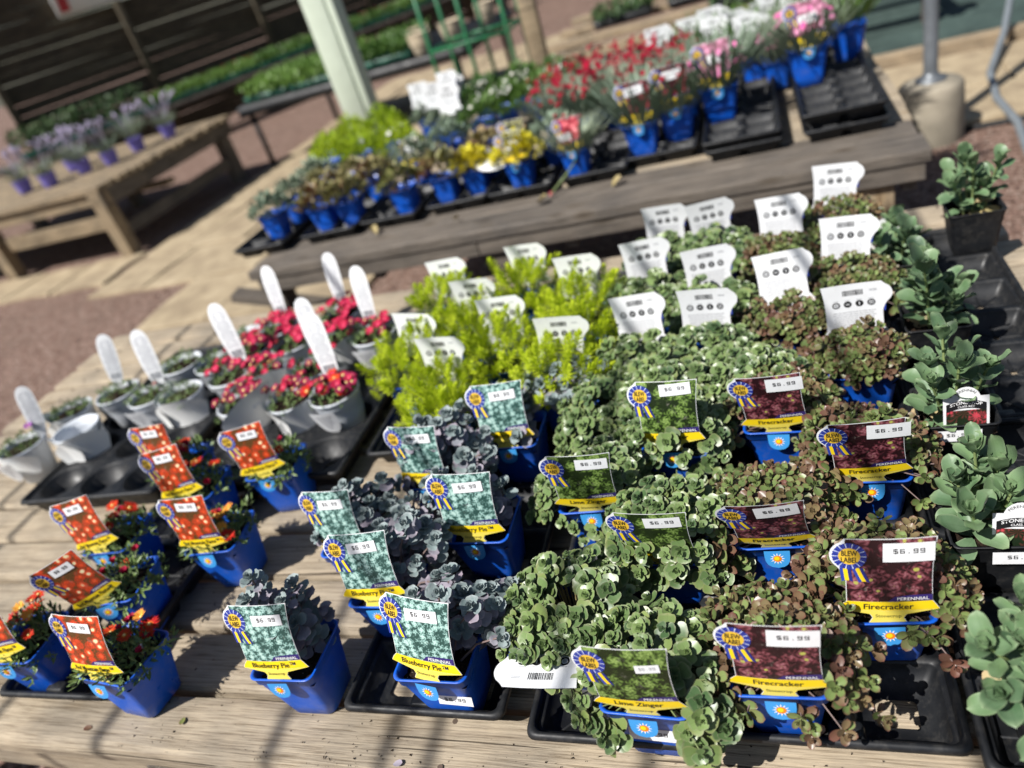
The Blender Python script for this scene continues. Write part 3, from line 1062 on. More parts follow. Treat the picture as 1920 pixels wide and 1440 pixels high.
FLW = {
    'flame': [daisy(F_FLAME, 1, 24, .0150, .0014, 14), daisy(F_FLAME, 2, 22, .0140, .0014, 34)],
    'crim': [daisy(F_CRIM, 3, 14, .0115, .0022, 55, 12)],
    'orange': [daisy(F_ORANGE, 4, 20, .0150, .0016, 42)],
    'rose': [daisy(F_ROSE, 5, 12, .0105, .0026, 18), daisy(F_ROSE, 6, 12, .0095, .0026, 30)],
    'wine': [daisy(F_WINE, 7, 12, .0098, .0026, 25)],
    'red': [daisy(F_RED, 8, 9, .0105, .0036, 35, -20)],
    'pink': [daisy(F_PINK, 9, 9, .011, .0036, 28, -15)],
    'white': [daisy(F_WHITE, 10, 10, .013, .0042, 30, -20)],
    'yellow': [daisy(F_YELL, 11, 10, .012, .0036, 25)],
    'purple': [daisy(F_PURP, 12, 12, .014, .0028, 30)],
}


def stems_obj(root, pairs, mat, rad=.0011):
    mb = MB()
    for a, b in pairs:
        a, b = Vector(a), Vector(b)
        m = (a + b) / 2 + Vector((0, 0, (b - a).length * .12)) + Vector((R.gauss(0, .002), R.gauss(0, .002), 0))
        mb.tube([a, m, b], [rad * 1.15, rad, rad * .85], 4, 0, False)
    return obj('stems', mb.mesh('stems', mat), root, kind='stuff')


def dome(n, Rad, z0, rise, side=0.0, jit=.006, hole=0.0, sq=0.25):
    """spots over a cushion: position, outward tilt (0 centre .. 1 edge), azimuth"""
    out = []
    a0 = R.uniform(0, 6.28)
    for i in range(n):
        t = (i + .5) / n
        r = math.sqrt(hole * hole + t * (1 - hole * hole))
        a = a0 + i * GA
        k = 1 + sq * (1 / max(abs(math.cos(a)), abs(math.sin(a))) - 1)
        x = math.cos(a) * r * Rad * k + R.gauss(0, jit)
        y = math.sin(a) * r * Rad * k + R.gauss(0, jit)
        z = z0 + rise * (1 - r ** 2.2) - side * max(0, r - .8) * 5 * R.uniform(.4, 1.2) + R.gauss(0, jit * 1.1)
        out.append((x, y, z, r, a))
    return out


def clear_of_tag(x, y, tagged):
    return not (tagged and y < -.030 and -.062 < x < .056)


ORI_BACK = False


def orient(x, y, r, maxtilt):
    a = math.atan2(y, x) + R.gauss(0, .25)
    t = math.radians(maxtilt) * r ** 1.5 * .85 + math.radians(R.uniform(-12, 12))
    s = -1 if ORI_BACK else 1      # shoots lean a little towards the light
    return Vector((math.cos(a) * math.sin(t) - .22 * s, math.sin(a) * math.sin(t) - .50 * s, math.cos(t)))


def grow_rosettes(root, kind, n, Rad, z0, rise, scale=(.75, 1.2), maxtilt=60, side=.02, hole=0.0, nleaf=4, tagged=True, stem=None, small=0.0, back=False, red=0.25, extra=()):
    global ORI_BACK
    ORI_BACK = back
    st = []
    spots = dome(n, Rad, z0, rise, side, hole=hole)
    spots += [(x, y, z, 1.0, math.atan2(y, x)) for x, y, z in extra]
    for idx, (x, y, z, r, a) in enumerate(spots):
        if idx < n and not clear_of_tag(x, y, tagged):
            continue
        sc = R.uniform(*scale)
        pool = ROS[kind]
        if kind == 'lime' and R.random() < small:
            pool = ROS['limeS']
        if kind == 'fire' and R.random() < red:
            pool = ROS['fireR']
        q = tilt_quat(orient(x, y, r, maxtilt), R.uniform(0, 6.28))
        ro = obj('rosette', R.choice(pool), root, (x, y, z), q, sc)
        base = Vector((x * .35, y * .35, .095))
        st.append((base, Vector((x, y, z))))
        if nleaf:
            ph = R.choice((0, PI / 2)) + R.uniform(-.3, .3)
            for k in range(nleaf):
                lm = R.choice(LEAF[kind]) if kind != 'blue' else LEAF[kind][0 if k < 1 else R.choice((0, 1, 2))]
                az = ph + (k % 2) * PI + (k // 2) * PI / 2 + R.uniform(-.25, .25)
                el = math.radians(R.uniform(-2, 18) - 9 * (k // 2))
                qq = Quaternion((0, 0, 1), az) @ Quaternion((1, 0, 0), el)
                obj('leaf', lm, ro, (0, 0, -.003 - .0045 * (k // 2)), qq, R.uniform(.85, 1.15))
    ORI_BACK = False
    if st:
        stems_obj(root, st, stem or M_STEMG)


def pot_root(name, label, cat, x, y, z, rz=0.0, group=None, pot=None, soil=True, soilz=None):
    t = thing(name, label, cat, (x, y, z), rz, group)
    obj('pot', pot or POT_BLUE, t)
    if soil:
        obj('soil', SOIL, t, (0, 0, 0) if soilz is None else (0, 0, soilz))
    return t


PITCH = 0.1215
Z_T = 0.014     # pot foot above the bench inside a tray
GR = {'lime': 'green rosette stonecrops', 'blue': 'blue grey stonecrops', 'fire': 'maroon green stonecrops', 'ang': 'golden needle stonecrops', 'ice': 'ice plants in blue pots', 'class': 'sage green stonecrops in black pots'}


def lime_pot(x, y, label, tag=True, back=False, **kw):
    z = kw.pop('z', Z_T)
    tagkw = kw.pop('tagkw', {})
    rz = (PI if back else 0) + R.uniform(-.05, .05)
    t = pot_root('potted_stonecrop', label, 'potted plant', x, y, z, rz, GR['lime'])
    if tag:
        add_tag(t, 'lime', rz=R.uniform(-.06, .06), **tagkw)
    a = dict(n=96, Rad=.100, z0=.116, rise=.046, scale=(.52, 1.08), maxtilt=46, side=.03, nleaf=3, small=.3, tagged=tag)
    a.update(kw)
    grow_rosettes(t, 'lime', back=back, **a)
    return t


def fire_pot(x, y, label, tag=True, back=False, **kw):
    tagkw = kw.pop('tagkw', {})
    t = pot_root('potted_stonecrop', label, 'potted plant', x, y, Z_T, (PI if back else 0) + R.uniform(-.05, .05), GR['fire'])
    if tag:
        add_tag(t, 'fire', rz=R.uniform(-.06, .06), **tagkw)
    a = dict(n=150, Rad=.098, z0=.114, rise=.040, scale=(.95, 1.4), maxtilt=62, side=.035, nleaf=3, tagged=tag, stem=M_STEMP)
    a.update(kw)
    grow_rosettes(t, 'fire', back=back, **a)
    return t


def blue_pot(x, y, label, tag=True, z=Z_T, shoots=9, Rad=.07, hts=(.02, .075), rz=0.0, lean=(0, 0), tagkw={}, back=False):
    """upright shoots: a stem with paired plum leaves and a tight rosette on top"""
    t = pot_root('potted_stonecrop', label, 'potted plant', x, y, z, rz + (PI if back else 0), GR['blue'])
    if tag:
        add_tag(t, 'blueberry', rz=R.uniform(-.05, .05), **tagkw)
    st = []
    for (sx, sy, sz, r, a) in dome(int(shoots * 1.5), Rad * 1.12, 0, 0, 0, .006):
        if not clear_of_tag(sx, sy, tag):
            sy = abs(sy) * .6
        top = Vector((sx + lean[0], sy + lean[1], .108 + R.uniform(*hts) * (1.1 - .55 * r)))
        base = Vector((sx * .45, sy * .45, .094))
        st.append((base, top))
        d = (top - base).normalized()
        nrm = (d + Vector((R.gauss(0, .18) - .2, R.gauss(0, .18) - .5, .35))).normalized()
        ro = obj('rosette', R.choice(ROS['blue']), t, top, tilt_quat(nrm, R.uniform(0, 6)), R.uniform(.8, 1.15))
        ln = (top - base).length
        m = max(3, int(ln / .0085))
        for k in range(m):
            tt = k * .0085 + .002
            if tt > ln * .92:
                break
            for s in (0, PI):
                az = k * 1.5 + s + R.uniform(-.3, .3)
                el = math.radians(R.uniform(-12, 30))
                obj('leaf', LEAF['blue'][0 if (k < 1 and R.random() < .5) else R.choice((1, 2, 0))], ro, (0, 0, -tt), Quaternion((0, 0, 1), az) @ Quaternion((1, 0, 0), el), R.uniform(.75, 1.12))
    stems_obj(t, st, M_STEMP, .0016)
    return t


def class_pot(x, y, label, shoots=6, Rad=.04, hts=(.02, .07), rz=0.0, tag=None, sticker=None, z=Z_T, back=None, big=1.0, drop=0, extra=()):
    t = pot_root('potted_stonecrop', label, 'potted plant', x, y, z, rz, GR['class'], POT_BLACK, True, -.006)
    st = []
    spots = [(a, b, None) for a, b, *_ in dome(shoots, Rad, 0, 0, 0, .006)] + [(a, b, c) for a, b, c in extra]
    for (sx, sy, hz) in spots:
        top = Vector((sx * 1.25, sy * 1.25, .105 + (hz if hz is not None else R.uniform(*hts))))
        base = Vector((sx * .6, sy * .6, .088))
        st.append((base, top))
        d = ((top - base).normalized() + Vector((R.gauss(0, .1), R.gauss(0, .1) - .1, .5))).normalized()
        ro = obj('shoot', R.choice(SHOOT['classbud']), t, top, tilt_quat(d, R.uniform(0, 6)), R.uniform(.98, 1.25) * big)
        ln = (top - base).length
        k = 0
        tt = -.004
        while tt < max(.03, ln * .9) and k < 14:
            sc = R.uniform(.82, 1.1)
            el = math.radians(60 - 62 * (tt / max(ln, .05)) + R.uniform(-10, 10))
            lm = LEAF['class'][3] if (tt > ln * .7 and R.random() < .3) else R.choice(LEAF['class'][:3])
            obj('leaf', lm, ro, (0, 0, -tt), Quaternion((0, 0, 1), k * GA) @ Quaternion((1, 0, 0), el), sc)
            tt += .0078
            k += 1
    stems_obj(t, st, M_STEMG, .0024)
    if sticker is not None:
        obj('price_sticker', STICK_WIDE, t, (sticker, -.0535, .088), (-.10, 0, 0))
    if tag:
        obj('tag', CLASS_TAG, t, tag, (-.12, 0, R.uniform(-.08, .08)))
    if back:
        obj('tag', CLASS_TAG, t, back, (.1, 0, PI + .1))
    return t


def class_tag_mesh():
    """white arched tag: PERENNIAL round the top, black swallow-tail band, photo of red flower heads"""
    mb = MB()
    hw, h = .030, .062

    def top(u):
        c = .0185
        return h - .012 + (math.sqrt(max(0, c * c - u * u)) - .003 if abs(u) < c else 0) - .0
    us = [-.030, -.024, -.0186, -.0175, -.015, -.010, -.005, 0, .005, .010, .015, .0175, .0186, .024, .030]
    P = lambda u, v, l: (u, -l * .00028 + .6 * v * v, v)
    pts = [P(u, 0 if k == 0 else top(u) * (k / 4) if True else 0, 0) for k in range(5) for u in us]
    n = len(us)
    mb.add(pts, [(k * n + i, k * n + i + 1, (k + 1) * n + i + 1, (k + 1) * n + i) for k in range(4) for i in range(n - 1)], 0)
    ph = [(u, v) for v in (.001, .014, .028) for u in (-.0262, -.013, 0, .013, .0262)]
    mb.add([P(u, v, 1.2) for u, v in ph], [(k * 5 + i, k * 5 + i + 1, (k + 1) * 5 + i + 1, (k + 1) * 5 + i) for k in range(2) for i in range(4)], 1, [(u * 10 + 2, v * 10) for u, v in ph])
    arc = lambda u, v: v + .006 * (1 - (u / .026) ** 2)
    bu = [-.026 + .052 * i / 10 for i in range(11)]
    mb.add([P(u, arc(u, v), 2.4) for v in (.0255, .0385) for u in bu], [(i, i + 1, i + 12, i + 11) for i in range(10)], 2)
    for s, hh, cv, mx, mi in (('STONECROP', .0052, .0325, .042, 3), ('CLASS ACT', .0032, .0272, .022, 3)):
        vf, fs, wd = text_polys(s, .012)
        k = hh / .72
        kx = min(k, mx / wd)
        mb.add([P(x * kx, arc(x * kx, cv + y * k), 3.6) for x, y in vf], fs, mi)
    vf, fs, wd = text_polys('PERENNIAL', .004)
    k = .0040 / .72
    rad = .0150
    pts = []
    for x, y in vf:
        a = x * k / rad * .98
        rr_ = rad + y * k
        pts.append(P(math.sin(a) * rr_, .0465 + math.cos(a) * rr_ - .0030, 1.6))
    mb.add(pts, fs, 2)
    return mb.mesh('tag', [M_CARD, P_CLASS, M_INK, M_WHITE])


CLASS_TAG = class_tag_mesh()


def ang_pot(x, y, label, n=20, Rad=.082, hts=(-.005, .045), back=True, tag=True, tagkw={}):
    t = pot_root('potted_stonecrop', label, 'potted plant', x, y, Z_T, PI if back else 0, GR['ang'])
    if tag:
        add_tag(t, 'lime', rz=R.uniform(-.12, .12), sticker=False, **tagkw)
    st = []
    for (sx, sy, sz, r, a) in dome(int(n * 2.9), Rad * 1.08, .106, .046, .03, .008):
        if not clear_of_tag(sx, sy, tag) and R.random() < .5:
            continue
        z = sz + R.uniform(*hts)
        st.append(((sx * .4, sy * .4, .094), (sx, sy, z)))
        obj('shoot', R.choice(SHOOT['ang']), t, (sx, sy, z - .006), tilt_quat(orient(sx, sy, r, 75) + Vector((R.gauss(0, .22), R.gauss(0, .22), 0)), R.uniform(0, 6)), R.uniform(.7, 1.2))
    stems_obj(t, st, M_STEMG, .0012)
    return t


def add_flower(root, kind, p, nrm, sc=1.0, stem=None):
    f = obj('flower', R.choice(FLW[kind]), root, p, tilt_quat(nrm, R.uniform(0, 6)), sc)
    if kind not in ('red', 'pink', 'crim', 'rose'):
        obj('flower_eye', EYE, f)
    return f


def ice_pot(x, y, label, rz=0.0, z=0.0, n=30, flowers=(), tag=True, tx=0.0, ty=0.0, tilt=None, back_card=False, trz=0.0):
    t = pot_root('potted_ice_plant', label, 'potted plant', x, y, z, rz, GR['ice'])
    if tilt:
        t.rotation_euler = (tilt[0], tilt[1], rz)
    if tag:
        add_tag(t, 'flame', rz=trz, tx=tx, ty=ty)
    for (sx, sy, sz, r, a) in dome(int(n * 1.9), .061, .102, .020, .012, .006):
        if sy < -.05 and abs(sx) < .03:
            continue
        obj('shoot', R.choice(SHOOT['ice']), t, (sx, sy, sz), tilt_quat(orient(sx, sy, r, 70), R.uniform(0, 6)), R.uniform(.9, 1.5))
    st = []
    for kind, fx, fy, fz, sc in flowers:
        nrm = Vector((fx * 5 + R.gauss(0, .2), fy * 5 - .25 + R.gauss(0, .2), 1))
        p = Vector((fx * 1.1, fy * 1.1, .122 + fz))
        add_flower(t, kind, p, nrm, sc * 1.12)
        st.append((Vector((fx * .7, fy * .7, .098)), p - Vector((0, 0, .001))))
    if st:
        stems_obj(t, st, M_STEMG, .0013)
    if back_card:
        mb = MB()
        mb.rings([rrect(.011, .017, .006, 4, 0), rrect(.011, .017, .006, 4, .0008)], 0, True, True, True)
        obj('care_card', mb.mesh('care_card', M_CARD), t, (.036, .012, .116), (1.35, .25, -1.0))
    return t
# ------------------------------------------------------------------ the setting
W_BENCH = wood('weathered_bench_wood', (0.49, 0.415, 0.31), (0.27, 0.215, 0.155), 1.0, 0.6)
W_GREY = wood('greyed_bench_wood', (0.20, 0.175, 0.15), (0.055, 0.048, 0.042), 1.0, 0.5)
W_TAN = wood('sunbleached_wood', (0.43, 0.34, 0.23), (0.20, 0.15, 0.095), 0.8, 0.4)
W_SHADED = wood('shaded_tan_wood', (0.34, 0.27, 0.18), (0.14, 0.105, 0.07), 0.8, 0.4)  # tan wood darkened: the shade over the left bench is put into its colour
W_FENCE = wood('dark_fence_wood', (0.10, 0.08, 0.053), (0.032, 0.025, 0.017), 0.5, 0.4, False)
W_FPOST = wood('fence_post_wood', (0.12, 0.10, 0.068), (0.05, 0.042, 0.03), 0.5, 0.4, False)
W_PALE = worn('pale_green_paint', (0.50, 0.56, 0.46), 0.6, 0.08, 8, 0.3, (0.3, 0.32, 0.25), 0.3)


def gravelmat():
    t = NT('red_gravel')
    v = t.coords('Object')
    n = t.noise(v, 1.3, 4, 0.6)
    vo = t.voro(v, 70)
    sc = t.n('SeparateXYZ')
    t.l(vo.outputs['Color'], sc.inputs[0])
    c = t.ramp(sc.outputs[0], [(0.0, (0.14, 0.088, 0.07)), (0.4, (0.28, 0.18, 0.14)), (0.75, (0.385, 0.26, 0.21)), (1.0, (0.48, 0.39, 0.33))])
    d = t.ramp(vo.outputs['Distance'], [(0.25, (1, 1, 1)), (0.7, (0.4, 0.38, 0.36))])
    c = t.mix(1.0, c, d, 'MULTIPLY')
    c = t.mix(0.5, c, t.ramp(n, [(0.3, (0.75, 0.73, 0.7)), (0.7, (1.05, 1, 1))]), 'MULTIPLY')
    t.set(Base_Color=c, Roughness=0.9)
    t.bump(vo.outputs['Distance'], 0.8, 0.012)
    t.b.inputs['Specular IOR Level'].default_value = 0.2
    return t.m


def slabmat():
    t = NT('sandy_flagstone')
    v = t.coords('Object', rand=1)
    n = t.noise(v, 5, 7, 0.62)
    n2 = t.noise(v, 60, 4, 0.7)
    c = t.ramp(n, [(0.3, (0.25, 0.19, 0.12)), (0.55, (0.38, 0.30, 0.19)), (0.75, (0.48, 0.39, 0.26))])
    c = t.mix(0.35, c, t.ramp(n2, [(0.35, (0.6, 0.6, 0.6)), (0.7, (1.1, 1.1, 1.1))]), 'MULTIPLY')
    t.set(Base_Color=c, Roughness=0.85)
    t.bump(n, 0.4, 0.02)
    return t.m


M_GRAVEL = gravelmat()
M_SLAB = slabmat()
M_MAT = worn('green_ground_cloth', (0.045, 0.068, 0.060), 0.8, 0.35, 2.5, 0.2, (0.10, 0.13, 0.11), 0.4)
M_CONC = worn('stained_concrete', (0.30, 0.265, 0.205), 0.85, 0.35, 7, 0.2, (0.12, 0.10, 0.07), 0.5)
GZ = -0.70


def plank_mesh(L, W, T, seed=0, segs=18, wob=.0012, edge=.004):
    """board along X with worn rounded edges; origin at the middle of its top face"""
    rr = random.Random(seed)
    mb = MB()
    hw = W / 2
    prof = [(-hw + edge * .3, 0 - edge * .3), (-hw + edge, 0), (-hw * .4, 0), (hw * .4, 0), (hw - edge, 0), (hw - edge * .3, -edge * .3), (hw, -edge), (hw, -T), (-hw, -T), (-hw, -edge)]
    rings = []
    o = Vector((rr.uniform(-50, 50), rr.uniform(-50, 50), seed * 3.1))
    cup = rr.uniform(-.0015, .0015)
    for i in range(segs + 1):
        x = -L / 2 + L * i / segs
        ring = []
        for k, (y, z) in enumerate(prof):
            nz = noise.noise(Vector((x * 3, k * .7, 0)) + o) * wob
            ny = noise.noise(Vector((x * 4, k * .5, 9)) + o) * wob
            ring.append((x, y + ny, z + nz + (cup * (y / hw) ** 2 if k < 6 else 0)))
        rings.append(ring)
    mb.rings(rings, 0, True, True, True)
    return mb.mesh('plank', W_BENCH, False)


def plank(name, parent, L, W, T, loc, rot=(0, 0, 0), mat=None, segs=14, edge=.004, wob=.0012):
    me = plank_mesh(L, W, T, R.randint(0, 9999), segs, wob, edge)
    if mat:
        me.materials[0] = mat
    return obj(name, me, parent, loc, rot)


# ground, path, green cloth
mb = MB()
mb.add([(-60, -30, 0), (60, -30, 0), (60, 90, 0), (-60, 90, 0)], [(0, 1, 2, 3)])
g = obj('ground', mb.mesh('ground', M_GRAVEL, False), None, (0, 0, GZ), kind='structure')
mb = MB()
mb.add([(0, 0, 0), (14, 0, 0), (14, 9, 0), (0, 9, 0)], [(0, 1, 2, 3)])
obj('green_ground_cloth', mb.mesh('green_ground_cloth', M_MAT, False), None, (0.55, 6.05, GZ + .006), kind='structure')
path = bpy.data.objects.new('path', None)
C.objects.link(path)
path['kind'] = 'structure'


def slab(x0, y0, x1, y1, zt=.03):
    rr = R
    mb = MB()
    j = lambda: rr.uniform(-.03, .03)
    pts = [(x0 + j(), y0 + j()), ((x0 + x1) / 2 + j(), y0 + j()), (x1 + j(), y0 + j()), (x1 + j(), (y0 + y1) / 2 + j()), (x1 + j(), y1 + j()), ((x0 + x1) / 2 + j(), y1 + j()), (x0 + j(), y1 + j()), (x0 + j(), (y0 + y1) / 2 + j())]
    cx, cy = (x0 + x1) / 2, (y0 + y1) / 2
    z = rr.uniform(-.004, .004)
    L = [[(x, y, -.02) for x, y in pts], [(x, y, zt - .008 + z) for x, y in pts], [(cx + (x - cx) * .985, cy + (y - cy) * .985, zt + z) for x, y in pts]]
    cx0 = (cx, cy)
    L = [[(x - cx, y - cy, zz) for x, y, zz in r] for r in L]
    mb.rings(L, 0, True, False, True)
    return obj('flagstone', mb.mesh('flagstone', M_SLAB, False), path, (cx, cy, GZ))


y = 1.2
while y < 10.5:
    dy = R.uniform(.7, 1.0)
    xs = [-4.12, -3.45 + R.uniform(-.15, .15), -2.85 + R.uniform(-.15, .15), -2.34]
    if y > 4.3:
        xs = [-5.25, -4.7 + R.uniform(-.1, .1)] + xs
    for a, b in zip(xs, xs[1:]):
        slab(a + .008, y + .008, b - .008, y + dy - .008)
    y += dy
for k in range(5):
    slab(-5.95 - k * .62, 4.62 + R.uniform(-.03, .03), -5.36 - k * .62 + .02, 5.22)
for yy, y2 in ((4.52, 5.1), (5.13, 5.82)):
    x = .52
    while x < 4.5:
        dx = R.uniform(.8, 1.3)
        slab(x + .008, yy, x + dx - .008, y2)
        x += dx
obj('edging_timber', plank_mesh(8, .12, .10, 5, 10), path, (4.55, 5.96, GZ + .09)).data.materials[0] = W_TAN
mb = MB()
mb.tube([(.45, 4.45, GZ + .01), (3, 4.47, GZ + .012), (6, 4.45, GZ + .01)], .018, 6)
ed = obj('edging_strip', mb.mesh('edging_strip', M_BLACK), path)

# ------------------------------------------------------------------ front bench
fb = thing('plank_bench', 'long weathered plank display bench in the foreground under the sharp trays of stonecrop', 'bench', (0, 0, 0))
yb = .4565
k = 0
FBX0, FBX1 = -2.42, .50
while yb < 1.98:
    wd = .1105 if k else .107
    plank('plank', fb, FBX1 - FBX0 + R.uniform(-.03, .03), wd, .034, ((FBX0 + FBX1) / 2 + R.uniform(-.015, .015), yb + wd / 2, R.uniform(-.0015, .0015)), (R.uniform(-.008, .008), 0, R.uniform(-.0012, .0012)), None, 46, .014 if k == 0 else .011, .0030 if k else .005)
    yb += wd + (.0125 if k else .013)
    k += 1
for yy in (.485, 1.955):
    plank('apron', fb, FBX1 - FBX0 - .06, .10, .034, ((FBX0 + FBX1) / 2, yy, -.092), (PI / 2 * (1 if yy > 1 else 1), 0, 0), W_BENCH)
for xx in (-2.3, -1.4, -.5, .38):
    plank('joist', fb, 1.42, .036, .085, (xx, 1.22, -.037), (0, 0, PI / 2), W_GREY)
for xx in (-2.33, -.95, .42):
    for yy in (.54, 1.9):
        plank('leg', fb, .66, .085, .085, (xx, yy - .04, -.37), (0, PI / 2, 0), W_GREY)

mb = MB()
for j in range(13):
    yy = .4565 + .055 + j * .1228
    for xx in (-2.3, -1.4, -.5, .38):
        for dy in (-.03, .03):
            a = R.uniform(0, 6)
            cx, cy = xx + R.uniform(-.006, .006), yy + dy + R.uniform(-.005, .005)
            mb.rings([[(cx + math.cos(a + 2 * PI * i / 8) * .0042, cy + math.sin(a + 2 * PI * i / 8) * .0042, z) for i in range(8)] for z in (-.004, .0028)], 0, True, False, True)
obj('screws', mb.mesh('screws', worn('rusty_steel', (.10, .07, .05), .6, .4, 90), False), fb, kind='stuff')

# ------------------------------------------------------------------ second bench
sb = thing('plank_bench', 'greyed plank display bench behind, crowded with flowering perennials in blue pots', 'bench')
SX0, SX1 = -2.06, .44
yb = 2.44
k = 0
while yb < 4.25:
    wd = .155 if k == 0 else .135
    plank('plank', sb, SX1 - SX0 + R.uniform(-.02, .02), wd, .036, ((SX0 + SX1) / 2, yb + wd / 2, 0), (0, 0, R.uniform(-.001, .001)), W_GREY if k < 2 else W_BENCH, 16, .006)
    yb += wd + .012
    k += 1
for a, b in ((SX0 + .02, -1.05), (-1.045, SX1 - .01)):
    plank('fascia', sb, b - a, .062, .030, ((a + b) / 2, 2.447, -.068), (PI / 2, 0, 0), W_GREY)
plank('fascia', sb, SX1 - SX0 - .04, .085, .034, ((SX0 + SX1) / 2, 4.24, -.082), (PI / 2, 0, 0), W_GREY)
for xx in (SX0 + .05, -1.5, -.7, SX1 - .05):
    plank('joist', sb, 1.72, .04, .09, (xx, 3.33, -.04), (0, 0, PI / 2), W_GREY)
for xx in (SX0 + .09, -.92, SX1 - .09):
    for yy in (2.56, 4.12):
        plank('leg', sb, .66, .09, .09, (xx, yy - .045, -.37), (0, PI / 2, 0), W_TAN if xx > 0 else W_GREY)
plank('brace', sb, 1.6, .09, .035, (-1.6, 2.75, -.42), (0, .35, .15), W_GREY)

# ------------------------------------------------------------------ left slatted bench with lavender
lb = thing('slatted_bench', 'sunlit slatted wooden bench at the left holding lavender in purple pots', 'bench')
LX0, LX1 = -9.2, -5.42
yy = 5.2
k = 0
while yy < 7.3:
    wd = .14 if k == 0 else .085
    plank('slat', lb, LX1 - LX0 + R.uniform(-.05, .06), wd, .04, ((LX0 + LX1) / 2, yy + wd / 2, -.03), (0, 0, R.uniform(-.003, .003)), W_SHADED, 10)
    yy += wd + (.02 if k else .02)
    k += 1
plank('end_beam', lb, 2.1, .045, .14, (LX1 - .05, 6.25, -.075), (0, 0, PI / 2), W_GREY)
plank('front_beam', lb, LX1 - LX0, .11, .045, ((LX0 + LX1) / 2, 5.235, -.13), (PI / 2, 0, 0), W_SHADED)
for xx in (LX1 - .10, -7.0, -8.6):
    for yy in (5.26, 7.15):
        plank('leg', lb, .64, .13, .13, (xx + .065, yy, -.385), (0, PI / 2, 0), W_SHADED if yy < 6 else W_GREY)
plank('stretcher', lb, LX1 - LX0 - .3, .13, .05, ((LX0 + LX1) / 2, 5.27, -.36), (PI / 2, 0, 0), W_SHADED)
plank('stretcher', lb, 1.8, .11, .05, (LX1 - .08, 6.2, -.47), (PI / 2, 0, PI / 2), W_GREY)
plank('stretcher', lb, LX1 - LX0 - .3, .13, .05, ((LX0 + LX1) / 2, 6.2, -.30), (0, 0, 0), W_SHADED)

# ------------------------------------------------------------------ low timber tables far behind
ft = thing('timber_table', 'low sunlit timber table with wide gaps behind the red flowers', 'table')
for k, yy in enumerate((6.95, 7.62, 8.3, 9.0)):
    plank('plank', ft, 3.3, .17, .06, (-.25, yy, -.25), (0, 0, -.02 + .012 * k), W_TAN, 8)
for xx in (-1.75, -.2, 1.3):
    plank('joist', ft, 2.3, .07, .12, (xx, 7.95, -.315), (0, 0, PI / 2), W_GREY, 6)
    for yy in (6.98, 8.95):
        plank('leg', ft, .27, .1, .1, (xx, yy, -.57), (0, PI / 2, 0), W_GREY, 3)

# ------------------------------------------------------------------ posts, pole, hose, rack, fence
tp = thing('timber_post', 'thick pale green painted post rising behind the chartreuse plants', 'post', (-2.36, 4.42, GZ))
mb = MB()
mb.rings([rrect(.075, .075, .01, 2, z) for z in (0, 1.2, 3.3)], 0, True, True, True)
obj('post', mb.mesh('post', W_PALE), tp)
mb = MB()
mb.rings([rrect(.022, .060, .006, 2, z) for z in (0, 1.2, 3.3)], 0, True, True, True)
obj('batten', mb.mesh('batten', W_PALE), tp, (.102, -.01, 0))
mb = MB()
mb.rings([rrect(.045, .045, .006, 2, z) for z in (0, 1.2, 3.0)], 0, True, True, True)
thing('timber_post', 'slim bare tan timber post standing behind the white flowers', 'post', (-1.15, 4.38, GZ), .1, None, mb.mesh('timber_post', W_TAN))

gp = thing('metal_pole', 'grey metal pole set in a round concrete footing at the right', 'pole', (.80, 4.43, GZ))
mb = MB()
mb.lathe([(.155, 0), (.158, .15), (.152, .285), (.140, .30), (.06, .312), (0, .315)], 28)
obj('footing', mb.mesh('footing', M_CONC), gp)
mb = MB()
mb.lathe([(.075, .312), (.07, .325), (.042, .335), (.034, .36), (.034, 2.9)], 20)
obj('pole', mb.mesh('pole', M_STEEL), gp)
mb = MB()
mb.tube([(1.9, 7.4, GZ + .9), (1.74, 6.6, GZ + .52), (1.45, 5.75, GZ + .12), (1.25, 5.2, GZ + .05), (1.18, 4.75, GZ + .045), (1.18, 4.35, GZ + .03), (1.14, 4.05, GZ + .02), (1.10, 3.7, GZ + .02), (1.2, 3.3, GZ + .02), (1.6, 2.9, GZ + .02)], .021, 8)
thing('garden_hose', 'grey garden hose trailing over the slabs and gravel at the right edge', 'hose', (0, 0, 0), 0, None, mb.mesh('garden_hose', worn('grey_rubber', (.17, .19, .205), .5, .15)))

rk = thing('plant_rack', 'green painted metal plant rack standing behind the white flowers', 'rack', (-2.1, 6.0, GZ))
for xx in (-.32, .0, .33):
    for yy in (0, .45):
        mb = MB()
        mb.tube([(xx, yy, 0), (xx, yy, 1.6)], .016, 8)
        obj('upright', mb.mesh('upright', M_GREENMETAL), rk)
for zz in (.3, .88, 1.3):
    mb = MB()
    for yy in (0, .45):
        mb.tube([(-.32, yy, zz), (.33, yy, zz)], .014, 8)
    for xx in (-.32, .33):
        mb.tube([(xx, 0, zz), (xx, .45, zz)], .012, 8)
    obj('shelf_rail', mb.mesh('shelf_rail', M_GREENMETAL), rk)

